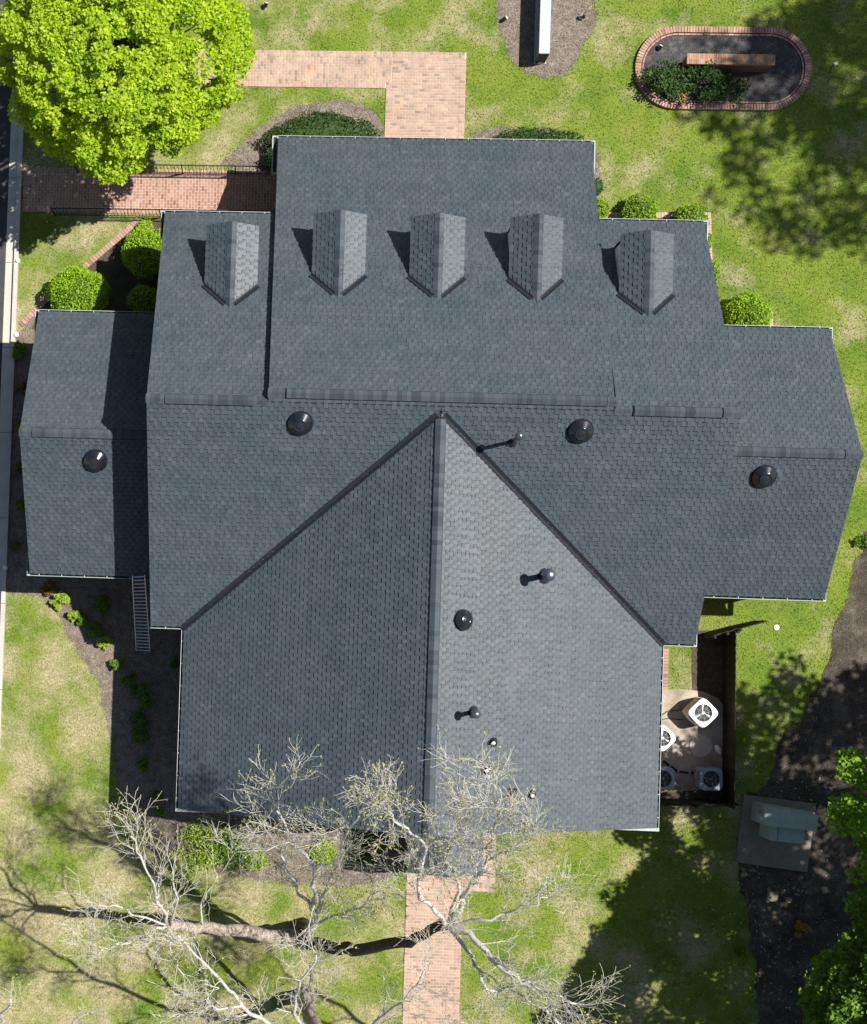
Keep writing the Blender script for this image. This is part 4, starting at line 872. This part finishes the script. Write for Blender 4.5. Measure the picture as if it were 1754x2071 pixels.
def leafy_tree(label, cat, base, cz, rad, H, m, ncl, per, leaf, clr, trunk_r, group=None, name='leafy_tree', m2=None, rz=.55, mi_z=.05, shape=None, sub=None, squash=.6, ragged=.22, top=0, lim=.38, lobe=1.0):
    """trunk, limbs and a crown of star-like leaf clumps over an uneven ellipsoid"""
    root = thing(name, label, cat, (base[0], base[1], 0), 0, group)
    base = np.array([0, 0, 0.0]); cc = np.array([0, 0, cz]) if shape is None else np.array(shape, float)
    ph = RNG.uniform(0, 6.28, 8); cen, rr = [], []
    k = 0
    while len(cen) < ncl:
        d = RNG.normal(0, 1, 3); d[2] += top; d /= np.linalg.norm(d)
        if d[2] < -.35: continue
        th = math.atan2(d[1], d[0]); lob = 1+lobe*(.10*math.sin(3*th+ph[0])+.08*math.sin(5*th+ph[1])+.06*math.sin(9*th+ph[2])+.05*math.sin(4*d[2]*3+ph[3]))
        rad_ = (1.03-.5*abs(RNG.normal(0, ragged)))*lob; p = cc+d*np.array([rad, rad, H])*rad_
        cen.append(p); rr.append(clr*RNG.uniform(.6, 1.35))
    cen = np.array(cen); C = clump_cloud(cen, np.array(rr), per, squash)
    obj('crown', leaves_mesh('crown', C, leaf, m, up=.9), root)
    if m2 is not None:
        k = RNG.random(len(cen)) < .3; C2 = clump_cloud(cen[k]+np.array([0, 0, .12]), np.array(rr)[k]*.9, per*.5); obj('crown_highlights', leaves_mesh('crown_highlights', C2, leaf, m2, up=1.2), root)
    s = MB(); s.tube([(0, 0, -.1), (cc[0]*.2, cc[1]*.2, cz*.45), (cc[0]*.7, cc[1]*.7, cz*.85)], [trunk_r*1.25, trunk_r, trunk_r*.6], 10); s.build('trunk', M_barkD, root)
    s = MB(); sel = cen[RNG.choice(len(cen), min(90, len(cen)), False)]; 
    for i, t in enumerate(sel): branches(s, (cc[0]*.4, cc[1]*.4, cz*(.45+.35*RNG.random())), [t], trunk_r*lim)
    s.build('limbs', M_barkD, root)
    return root
# the lime tree over the side walk
lc = G(236, 62, 6.3); lb = (lc[0]+.2, lc[1]-.1)
leafy_tree('big lime green leafy tree spreading over the red brick side walk', 'tree', (lc[0], lc[1]), 5.3, 3.85, 2.9, M_lime, 700, 115, .115, .35, .22, squash=.5, ragged=.25, top=.3, lobe=.45)
# tall neighbours to the east, their crowns mostly outside the picture: they cast the shade over the lawn
tg = 'trees along the east side of the lot'
def gnd(u, v, h): q = G(u, v); return (q[0]+.65*h, q[1]+.17*h)
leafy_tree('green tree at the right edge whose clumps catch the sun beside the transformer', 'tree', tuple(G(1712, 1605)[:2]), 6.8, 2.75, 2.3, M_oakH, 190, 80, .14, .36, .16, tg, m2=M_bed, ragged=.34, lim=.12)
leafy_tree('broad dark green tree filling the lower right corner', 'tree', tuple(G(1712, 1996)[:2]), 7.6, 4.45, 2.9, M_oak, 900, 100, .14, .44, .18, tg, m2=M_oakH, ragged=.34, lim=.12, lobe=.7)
def shade_tree(label, u, v, h, rad, n, cz=None):
    x, y = gnd(u, v, h); leafy_tree(label, 'tree', (x, y), h, rad, rad*.75, M_oak, n, 30, .22, .55, .22, tg, ragged=.4, lim=.14)
shade_tree('very tall leafy tree beyond the right edge behind the transformer', 1720, 1620, 13, 4.6, 520)
shade_tree('very tall leafy tree beyond the lower right corner', 1880, 2030, 12, 5.2, 420)
shade_tree('tall open crowned tree beyond the right edge near the oval bed', 1800, 110, 21, 4.1, 300)
shade_tree('tall open crowned tree beyond the right edge of the north lawn', 1690, 245, 21, 4.2, 150)

def ball(label, u, v, r, m, h=None, name='clipped_shrub', cat='shrub', group=None, per=2600, leaf=.065, holes=False, sx=1.0, m2=None, z0=None):
    r_ = r/57.0; h = h or r_*1.7; c = G(u, v, h*.5); root = thing(name, label, cat, (c[0], c[1], 0), 0, group)
    n = int(per*r_*r_*max(1, sx)*1.0)+60; d = RNG.normal(0, 1, (n, 3)); d /= np.linalg.norm(d, axis=1)[:, None]; d = d[d[:, 2] > -.5]
    th = np.arctan2(d[:, 1], d[:, 0]); lum = 1+.05*np.sin(2*th+u)+.045*np.sin(5*th+v)+.035*np.sin(11*th+v+6*d[:, 2])+.035*np.sin(d[:, 2]*9+u)
    if holes:
        k = ((d[:, 0]-.35)**2*5+(d[:, 1]+.15)**2*2 > .03) & ((d[:, 0]+.3)**2*2+(d[:, 1]+.35)**2*5 > .02); d, lum = d[k], lum[k]
    C = d*np.array([r_*sx, r_, h*.5])*(lum*RNG.uniform(.9, 1.03, len(d))*(1+.09*(RNG.random(len(d)) < .03)))[:, None]; C[:, 2] += h*.5
    obj('foliage', leaves_mesh('foliage', C, leaf, m, up=.3), root)
    if m2 is not None:
        k = RNG.random(len(C)) < .25; obj('tinted_foliage', leaves_mesh('tinted_foliage', C[k]*np.array([1.03, 1.03, 1.02]), leaf, m2, up=.6), root)
    s = MB(); k_ = 14; P = [(r_*.9*math.sin(a)*1.0, h*.5-h*.47*math.cos(a)) for a in np.linspace(.15, math.pi-.05, 9)]; s.lathe(P, k=k_); o = s.build('stem_mass', M_core, root, smooth=True); o.scale = (sx*.95, .95, .97)
    return root
bg_ = 'clipped round shrubs against the building'
ball('largest clipped round shrub, in half shade between brick edging and side wall', 293, 513, 46, M_box, h=1.3, group=bg_, per=9500)
ball('bright clipped round shrub in front of the left wing eave', 159, 596, 57, M_box, h=1.4, group=bg_, per=9500)
ball('small dark clipped round shrub tucked between wing and main roof', 291, 608, 31, M_box, h=1.0, group=bg_, per=9500)
ball('round bright green shrub with bare holes beside the right wing eave', 1511, 641, 45, M_box, h=1.3, group=bg_, per=9500, holes=True)
ball('small yellow green shrub in the corner of the front portico', 1206, 426, 24, M_boxY, h=.9, group=bg_, per=9500)
ball('yellow green shrub over the brick edging above the fifth dormer', 1293, 432, 35, M_boxY, h=.9, group=bg_, per=9500)
ball('yellow green shrub at the right front corner of the main roof', 1398, 448, 32, M_boxY, h=.9, group=bg_, per=9500)
ball('yellow green shrub peeping out beside the fifth dormer corner', 1420, 490, 20, M_boxY, h=.9, group=bg_, per=9500)
ball('yellow green shrub peeping out along the right gable edge', 1431, 552, 24, M_boxY, h=.9, group=bg_, per=9500)
ball('long dark green clipped hedge left of the front brick walk', 655, 288, 62, M_hedge, h=1.0, name='hedge', cat='hedge', per=4200, sx=1.72, leaf=.07)
ball('long dark green clipped hedge right of the front brick walk', 1080, 318, 56, M_hedge, h=1.0, name='hedge', cat='hedge', per=4200, sx=2.0, leaf=.07)
ball('narrow dark hedge at the left side of the portico in shade', 560, 320, 20, M_hedge, h=.9, name='hedge', cat='hedge', per=3500, leaf=.07)
ball('narrow dark green hedge down the right side of the portico', 1200, 380, 18, M_hedge, h=.9, name='hedge', cat='hedge', per=3500, leaf=.07)
# conifers in the oval bed
def rough_bush(label, u, v, r, m, h=.8, name='bush', cat='bush', group=None, ncl=18, per=60, leaf=.09, m2=None, f2=.2):
    r_ = r/57; c = G(u, v, h*.5); root = thing(name, label, cat, (c[0], c[1], 0), RNG.uniform(0, 6), group)
    a = RNG.uniform(0, 6.28, ncl); q = np.sqrt(RNG.random(ncl))*r_*.8; cen = np.stack([q*np.cos(a), q*np.sin(a), h*(.35+.5*RNG.random(ncl))*(1-.4*(q/r_)**2)], 1)
    C = clump_cloud(cen, np.full(ncl, r_*.34)*RNG.uniform(.7, 1.3, ncl), per, .8); C = C[C[:, 2] > .02]
    obj('foliage', leaves_mesh('foliage', C, leaf, m, up=.4), root)
    if m2 is not None: C2 = clump_cloud(cen[:max(1, int(ncl*f2))]+np.array([0, 0, .1]), np.full(max(1, int(ncl*f2)), r_*.3), per, .8); obj('tinted_foliage', leaves_mesh('tinted_foliage', C2, leaf, m2, up=.6), root)
    s = MB()
    for t in cen: s.tube([(0, 0, 0), tuple(t*.5+np.array([0, 0, -.02])), tuple(t)], [.02, .012, .005], 4)
    s.build('stems', M_barkD, root); return root
cg = 'dark evergreen bushes in the oval bed'
rough_bush('leftmost dark evergreen bush in the oval bed', 1342, 164, 42, M_juni, 1.0, group=cg, ncl=24, per=80, leaf=.07)
rough_bush('dark evergreen bush with an orange dry tip in the oval bed', 1385, 172, 40, M_juni, .9, group=cg, ncl=20, per=80, leaf=.07, m2=M_orange, f2=.04)
rough_bush('tall dark evergreen bush leaning over the brick bench', 1440, 162, 42, M_hedge, 1.1, group=cg, ncl=26, per=70, leaf=.07)
rough_bush('thin dark bush with brown tips at the lower edge of the oval bed', 1478, 178, 38, M_hedge, .6, group=cg, ncl=14, per=50, leaf=.07, m2=M_orange, f2=.1)
# bed plants along the left and rear
pg = 'low shrubs in the mulch bed'
items = [(42, 709, 20, M_bed, 'green shrub overhanging the kerb at the upper left wing'), (42, 866, 14, M_bed, 'small green shrub beside the kerb at the left wing ridge'), (41, 1024, 14, M_bed, 'small round green shrub between kerb and lower left wing'),
 (44, 785, 14, M_rust, 'small rust coloured shrub above the ridge line by the kerb'), (40, 948, 13, M_rust, 'small rust coloured shrub just below the wing ridge'), (34, 1103, 12, M_rust, 'small rust shrub near the lowest white kerb cap'),
 (120, 1216, 20, M_bedY, 'bright green low shrub in sun below the left wing'), (207, 1226, 19, M_bed, 'round green shrub in shade below the left wing'), (170, 1252, 16, M_bed, 'small green shrub left of the ladder in shade'), (192, 1278, 18, M_bed, 'green shrub in shade halfway down the ladder'),
 (212, 1300, 16, M_bedY, 'bright low shrub beside the foot of the shadow corner'), (150, 1243, 13, M_bedY, 'small bright shrub at the edge of the roof shadow'), (238, 1345, 18, M_bed, 'olive shrub just right of the sunlit mulch'), (262, 1375, 20, M_bed, 'olive green shrub below the ladder foot'),
 (282, 1398, 20, M_bed, 'olive green shrub in the middle of the side bed'), (297, 1418, 15, M_bed, 'small green shrub nearest the rear wing wall'), (285, 1455, 22, M_bed, 'broad green shrub in the lower side bed'), (284, 1488, 18, M_bed, 'low green shrub under the broad one in the side bed'),
 (290, 1545, 14, M_bed, 'small lone green shrub in the lower side bed'), (316, 1612, 13, M_bed, 'thin green shrub near the rear left roof corner'), (322, 1640, 10, M_bed, 'tiny green shrub below the rear left roof corner'), (355, 1340, 12, M_bed, 'dark small shrub against the rear wing wall'),
 (100, 1190, 16, M_rust, 'dull brownish shrub under the left wing rear eave')]
for u, v, r, m, lb_ in items: rough_bush(lb_, u, v, r, m, .45, 'low_shrub', 'shrub', pg, ncl=12, per=75, leaf=.075)
for u, v, r, m, lb_ in [(412, 1704, 56, M_bedY, 'bright green ivy patch below the rear roof edge'), (478, 1716, 46, M_bed, 'green ivy patch right of the bright one'), (655, 1725, 28, M_bedY, 'small bright patch of ground ivy left of the rear porch'), (520, 1740, 22, M_bedY, 'small yellow green tuft in the rear bed'), (735, 1712, 42, M_bed, 'dark ivy in deep shade beside the porch')]:
    rough_bush(lb_, u, v, r, m, .3, 'ivy_patch', 'ground ivy', 'ivy patches in the rear bed', ncl=60, per=26, leaf=.08)
for u, v, r, lb_ in [(1746, 1095, 18, 'weedy green clump in the litter strip at the right edge'), (1500, 1925, 12, 'small green sprout at the edge of the dark litter')]: rough_bush(lb_, u, v, r, M_bed, .3, 'weed_clump', 'weeds', None, ncl=10, per=40, leaf=.07)
rough_bush('pale straw coloured dry tuft in the dark litter', 1622, 1880, 17, M_orange, .3, 'dry_tuft', 'dry plant', None, ncl=12, per=50, leaf=.08)
rough_bush('low green plants under the shaded shrub left of the main wall', 300, 470, 30, M_bedY, .3, 'ground_plants', 'ground cover', None, ncl=26, per=50, leaf=.08)

# ------------------------------------------------------------------ bare spring trees
def grow(segs, buds, p, d, L, r, depth, R, up=.12, spread=.64, wig=.19):
    n = 4 if depth > 1 else 3; pts = [p.copy()]; rad = [r]; q = p.copy(); dd = d.copy(); kids = []
    for i in range(n):
        dd = dd+np.array([R.gauss(0, wig), R.gauss(0, wig), R.gauss(0, wig)*.7+up*.25]); dd /= np.linalg.norm(dd); q = q+dd*L/n; pts.append(q.copy()); rad.append(max(.0052, r*(1-.45*(i+1)/n)))
        if depth > 0: kids.append((q.copy(), dd.copy(), rad[-1], i))
    segs.append((pts, rad, depth))
    if depth == 0: buds.append(q); buds.append(pts[-2]) if R.random() < .4 else None; return
    for (kp_, kd, kr, i) in kids:
        for _ in range(1 if (i < n-1) else 2):
            if i == 0 and R.random() < .45: continue
            s_ = np.array([R.gauss(0, 1), R.gauss(0, 1), R.gauss(0, .8)]); s_ -= (s_@kd)*kd; s_ /= np.linalg.norm(s_)
            nd = kd+s_*R.uniform(.5, 1.1)*spread*1.5; nd /= np.linalg.norm(nd); grow(segs, buds, kp_, nd, L*R.uniform(.6, .84), max(.0062, kr*.56), depth-1, R, up, spread, wig)
def bare_tree(label, base, limbs, R, group, trunk=None, name='bare_tree'):
    """limbs: (control points [(u,v,z)], r0, r1, sub-branch length, depth, bark) laid out as in the photograph, all in real 3-D"""
    root = thing(name, label, 'tree', (base[0], base[1], 0), 0, group); off = np.array([base[0], base[1], 0]); thick, dark, mid, twig, buds = MB(), MB(), MB(), MB(), []
    for pts, r0, r1, sl, dep, bark, frm in limbs:
        P = [G(*q)-off for q in pts]; Q = []
        for i in range(len(P)-1):
            for t in np.linspace(0, 1, 5)[:-1]: Q.append(P[i]*(1-t)+P[i+1]*t)
        Q.append(P[-1]); Q = [Q[0]]+[(Q[i-1]+2*Q[i]+Q[i+1])/4+RNG.normal(0, .05, 3)*(1 if 1 < i else 0) for i in range(1, len(Q)-1)]+[Q[-1]]
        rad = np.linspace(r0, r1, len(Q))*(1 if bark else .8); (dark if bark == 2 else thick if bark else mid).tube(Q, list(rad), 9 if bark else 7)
        segs = []
        if dep >= 0:
            for i in range(int(len(Q)*frm), len(Q), 2 if dep > 2 else 1):
                dd = unit(Q[min(i+1, len(Q)-1)]-Q[max(i-1, 0)])
                for _ in range(1 if i < len(Q)-1 else 3):
                    s_ = np.array([R.gauss(0, 1), R.gauss(0, 1), R.gauss(0, .8)]); s_ -= (s_@dd)*dd; s_ /= np.linalg.norm(s_)
                    nd = unit(dd+s_*R.uniform(.4, 1.0)); grow(segs, buds, Q[i], nd, sl*R.uniform(.6, .98), max(.011, rad[i]*.42) if dep > 1 else .010, dep, R)
        for p_, r_, d_ in segs:
            if d_ >= 2: mid.tube(p_, r_, 5, cap=False)
            else: twig.tube(p_, r_, 3, cap=False)
    if thick.v: thick.build('trunk', M_bark, root, smooth=True)
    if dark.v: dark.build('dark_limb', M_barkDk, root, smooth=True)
    mid.build('branches', M_barkW, root, smooth=True); twig.build('twigs', M_barkT, root, kind='stuff')
    Bd = np.array(buds)[::2]; Bd = np.repeat(Bd, 2, 0)+RNG.normal(0, .025, (len(Bd)*2, 3)); obj('buds', leaves_mesh('buds', Bd, .055, M_bud, up=.2), root, kind='stuff')
    return root
R = random.Random(5); btg = 'bare sycamores behind the building'
T = 1; W_ = 0
base = G(612, 1868)
bare_tree('large bare pale barked tree whose forked brown trunk spreads both sides of the rear walk', base, [
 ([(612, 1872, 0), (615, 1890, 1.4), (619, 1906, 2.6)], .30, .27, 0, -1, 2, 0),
 ([(619, 1906, 2.5), (565, 1893, 3.6), (490, 1884, 5.0), (410, 1878, 6.6), (340, 1872, 8.0)], .26, .15, 1.2, 1, T, .75),
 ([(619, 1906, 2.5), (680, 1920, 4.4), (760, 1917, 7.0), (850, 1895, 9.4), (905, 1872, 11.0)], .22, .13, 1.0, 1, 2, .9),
 ([(622, 1900, 2.6), (634, 1870, 5), (636, 1805, 7.5), (626, 1740, 9.5), (592, 1690, 11.3), (560, 1640, 12.3)], .13, .03, 1.15, 3, W_, .35),
 ([(634, 1870, 5), (655, 1800, 7.5), (684, 1735, 9.5), (705, 1690, 11.3), (732, 1640, 12.3)], .10, .03, 1.1, 3, W_, .3),
 ([(905, 1872, 11), (925, 1838, 12), (948, 1795, 13), (985, 1740, 14), (1000, 1685, 14.8), (1010, 1640, 15.4)], .11, .025, 1.0, 3, W_, .3),
 ([(905, 1872, 11), (880, 1845, 11.8), (848, 1795, 12.8), (862, 1715, 13.8), (820, 1675, 14.6), (785, 1640, 15.2)], .09, .025, 1.0, 3, W_, .3),
 ([(905, 1872, 11), (955, 1900, 11.8), (1005, 1950, 12.4), (1060, 1985, 12.9), (1115, 2010, 13.3), (1165, 2030, 13.6)], .12, .03, .9, 2, W_, .25),
 ([(905, 1872, 11), (960, 1935, 11.4), (975, 2000, 11.8), (1040, 2010, 12), (1110, 2050, 12.3)], .08, .03, .9, 2, W_, .3),
 ([(985, 1740, 14), (1040, 1715, 14.6), (1080, 1680, 15)], .04, .02, .8, 2, W_, .3),
 ([(340, 1872, 8.0), (320, 1820, 9), (295, 1750, 10), (265, 1690, 11)], .07, .02, .9, 2, W_, .2),
 ([(340, 1872, 8.0), (290, 1895, 9), (230, 1915, 9.8), (185, 1925, 10.4)], .06, .02, .8, 2, W_, .2),
 ([(345, 1872, 8.0), (360, 1820, 9.2), (350, 1760, 10.2)], .05, .02, .8, 1, W_, .2),
 ([(626, 1890, 3), (640, 1850, 5.2), (600, 1790, 7.5), (570, 1735, 9), (540, 1680, 10)], .09, .025, .9, 3, W_, .35),
 ([(634, 1870, 5), (690, 1850, 7), (740, 1830, 8.5), (770, 1800, 9.5)], .06, .02, .8, 2, W_, .3),
 ([(905, 1872, 11), (930, 1800, 12.2), (900, 1720, 13.4), (930, 1680, 14.4), (910, 1645, 15)], .07, .022, .9, 2, W_, .4),
 ([(905, 1872, 11), (1000, 1860, 12), (1060, 1835, 12.8), (1110, 1815, 13.2)], .06, .02, .9, 2, W_, .3),
 ([(340, 1872, 8), (270, 1850, 9.2), (200, 1830, 10)], .05, .02, .8, 2, W_, .2),
 ([(340, 1872, 8), (345, 1920, 9), (370, 1970, 10)], .05, .02, .8, 2, W_, .2),
 ([(410, 1878, 6.6), (405, 1830, 8), (440, 1770, 9)], .05, .02, .8, 1, W_, .3),
], R, btg)
base2 = G(612, 2010)
bare_tree('bare tree at the lower edge with dark limbs rising from below the picture', base2, [
 ([(612, 2010, 0), (628, 2060, 2.5), (650, 2110, 4.5), (668, 2160, 6)], .26, .18, 0, -1, T, 0),
 ([(628, 2060, 2.5), (634, 2010, 4.0), (628, 1950, 5.4)], .10, .05, .8, 1, T, .4),
 ([(650, 2110, 4.5), (560, 2090, 7), (490, 2035, 9), (430, 1965, 10.4), (360, 1892, 11.8)], .11, .03, 1.0, 3, W_, .2),
 ([(650, 2110, 4.5), (590, 2050, 6.5), (615, 1985, 8), (640, 1930, 9)], .09, .03, .9, 2, W_, .3),
 ([(668, 2160, 6), (740, 2080, 8), (820, 2020, 9.6), (860, 1960, 10.8)], .09, .025, .9, 2, W_, .3),
 ([(490, 2035, 9), (430, 2040, 9.8), (370, 2050, 10.5)], .05, .02, .8, 2, W_, .2),
 ([(668, 2160, 6), (780, 2130, 8.5), (900, 2080, 10)], .08, .025, .9, 2, W_, .3),
], R, btg)
for u, v, z in ():
    pass
bare_tree('thin bare tree reaching in at the lower left corner', G(-60, 2090), [
 ([(-60, 2090, 0), (-58, 2120, 4), (-30, 2110, 7), (5, 2060, 9), (22, 2020, 10)], .12, .03, .7, 1, W_, .6),
 ([(-30, 2110, 7), (60, 2120, 8.5), (130, 2080, 9.5), (180, 2050, 10.2)], .06, .02, .6, 1, W_, .5)], R, btg)
bare_tree('bare tree reaching in at the bottom right of the rear walk', G(1180, 2260), [
 ([(1180, 2260, 0), (1200, 2300, 5), (1190, 2200, 8), (1160, 2110, 10), (1120, 2060, 11)], .16, .04, .9, 2, W_, .6),
 ([(1190, 2200, 8), (1060, 2140, 10), (960, 2090, 11.2)], .07, .02, .9, 2, W_, .4)], R, btg)
bare_tree('small thin bare shrub between the ivy patches and the rear roof edge', G(470, 1720), [
 ([(470, 1720, 0), (470, 1690, 1.5), (463, 1640, 2.8), (458, 1602, 3.6)], .03, .012, .5, 1, W_, .3),
 ([(470, 1720, 0), (485, 1690, 1.4), (505, 1655, 2.4), (530, 1630, 3.0)], .025, .012, .5, 1, W_, .3),
 ([(470, 1720, 0), (500, 1700, 1.2), (545, 1665, 2.4)], .025, .012, .5, 1, W_, .3),
 ([(470, 1720, 0), (440, 1700, 1.2), (415, 1650, 2.4)], .022, .01, .4, 1, W_, .4)], R, None, name='bare_shrub')

# ------------------------------------------------------------------ loose cover: grass tufts, mulch chips, fallen leaves
foot = [[(MX0, MBk), (MX1, MBk), (MX1, MT), (MX0, MT)], [(CX0, MT), (CX1, MT), (CX1, CT), (CX0, CT)], [(LX0, WBk), (RX1, WBk), (RX1, WT), (LX0, WT)], [(BX0, BB), (BX1, BB), (BX1, MBk), (BX0, MBk)]]
paths = [[(ax0-.02, ay0-.02), (ax1, ay0-.02), (ax1, ay1+.02), (ax0-.02, ay1+.02)], [(bx0, by0-.02), (bxp+.02, by0-.02), (bxp+.02, by1+.02), (bx0, by1+.02)], [(bx1-.02, byp), (bxp+.02, byp), (bxp+.02, by1), (bx1-.02, by1)],
 [(cx0_-.02, cyb), (cx1_+.02, cyb), (cx1_+.02, cyt), (cx0_-.02, cyt)], [(cx1_, ly0-.02), (lx1+.02, ly0-.02), (lx1+.02, lyt), (cx1_, lyt)], eq, PG([(1503, 1605), (1653, 1624), (1635, 1766), (1487, 1746)]), PG([(1341, 1308), (1356, 1308), (1356, 1400), (1341, 1400)]),
 [(pc[0]-hl-Rr*.75, pc[1]-Rr+.05), (pc[0]+hl+Rr*.75, pc[1]-Rr+.05), (pc[0]+hl+Rr*.75, pc[1]+Rr-.05), (pc[0]-hl-Rr*.75, pc[1]+Rr-.05)]]
c4 = [G(u, v) for u, v in ((-60, -60), (1814, -60), (1814, 2131), (-60, 2131))]; xs = [q[0] for q in c4]; ys = [q[1] for q in c4]
def scatter(n):
    P = np.stack([RNG.uniform(min(xs), max(xs), n), RNG.uniform(min(ys), max(ys), n)], 1); k = np.ones(n, bool)
    for q in foot+paths: k &= ~in_poly(P, q)
    t = (P-ka[:2]) @ kn[:2]; k &= t < -.02
    return P[k]
P = scatter(330000); inb = np.zeros(len(P), bool)
for q in BEDS: inb |= in_poly(P, q)
Pg = P[~inb]; n = len(Pg)
C = np.stack([Pg[:, 0], Pg[:, 1], RNG.uniform(.008, .03, n)], 1)
def grass_mesh(C, hgt, wdt, m):
    n = len(C); a = RNG.uniform(0, 6.28, n); b = RNG.uniform(0, 6.28, n); tl = RNG.uniform(.3, 1.1, n)*hgt; h = hgt*RNG.uniform(.5, 1.2, n); w_ = wdt*RNG.uniform(.6, 1.4, n)
    c = C.copy(); c[:, 2] = .009; u = np.stack([np.cos(a)*w_, np.sin(a)*w_, np.zeros(n)], 1); tip = c+np.stack([np.cos(b)*tl, np.sin(b)*tl, h], 1)
    V = np.stack([c-u, c+u, tip], 1).reshape(-1, 3); me = bpy.data.meshes.new('grass_blades'); me.vertices.add(3*n); me.vertices.foreach_set('co', V.ravel()); me.loops.add(3*n); me.loops.foreach_set('vertex_index', np.arange(3*n, dtype=np.int32))
    me.polygons.add(n); me.polygons.foreach_set('loop_start', np.arange(0, 3*n, 3, dtype=np.int32)); me.materials.append(m); me.update(calc_edges=True); return me
J = Pg+RNG.normal(0, .16, Pg.shape); kj = np.zeros(len(J), bool)
for q in BEDS[:4]+BEDS[5:6]: kj |= in_poly(J, q)
J = np.repeat(J[kj], 3, 0)+RNG.normal(0, .04, (kj.sum()*3, 2)); C = np.concatenate([C, np.stack([J[:, 0], J[:, 1], np.full(len(J), .02)], 1)])
o = obj('grass_blades', grass_mesh(C, .022, .03, M_lawn)); o['kind'] = 'stuff'; o['label'] = 'short patchy lawn grass around the building'; o['category'] = 'grass'
Pm = P[inb]; n = min(len(Pm), 60000); Pm = Pm[:n]+RNG.normal(0, .10, (n, 2)); Cm = np.stack([Pm[:, 0], Pm[:, 1], RNG.uniform(.012, .035, n)], 1)
M_chip = mat('mulch_chip', (.15, .115, .085), .95, (.24, .195, .15), scale=9, rnd=(.4, 1.25))
o = obj('mulch_chips', leaves_mesh('mulch_chips', Cm, .045, M_chip, up=1.5, ratio=.35, sj=.5)); o['kind'] = 'stuff'; o['label'] = 'loose bark chips over the planting beds'; o['category'] = 'mulch'
# pale fallen leaves on the shaded litter and lawn at lower right
n = 420; U_ = RNG.normal(1540, 90, n); V_ = RNG.uniform(1560, 2080, n); Cl = np.array([G(u, v, .03) for u, v in zip(U_, V_) if u > 1330])
o = obj('fallen_leaves', leaves_mesh('fallen_leaves', Cl, .085, M_litter, up=2.0, ratio=.5)); o['kind'] = 'stuff'; o['label'] = 'pale fallen leaves over the shaded ground at lower right'; o['category'] = 'leaves'
print('objects', len(bpy.data.objects), 'singles', len(SINGLES))
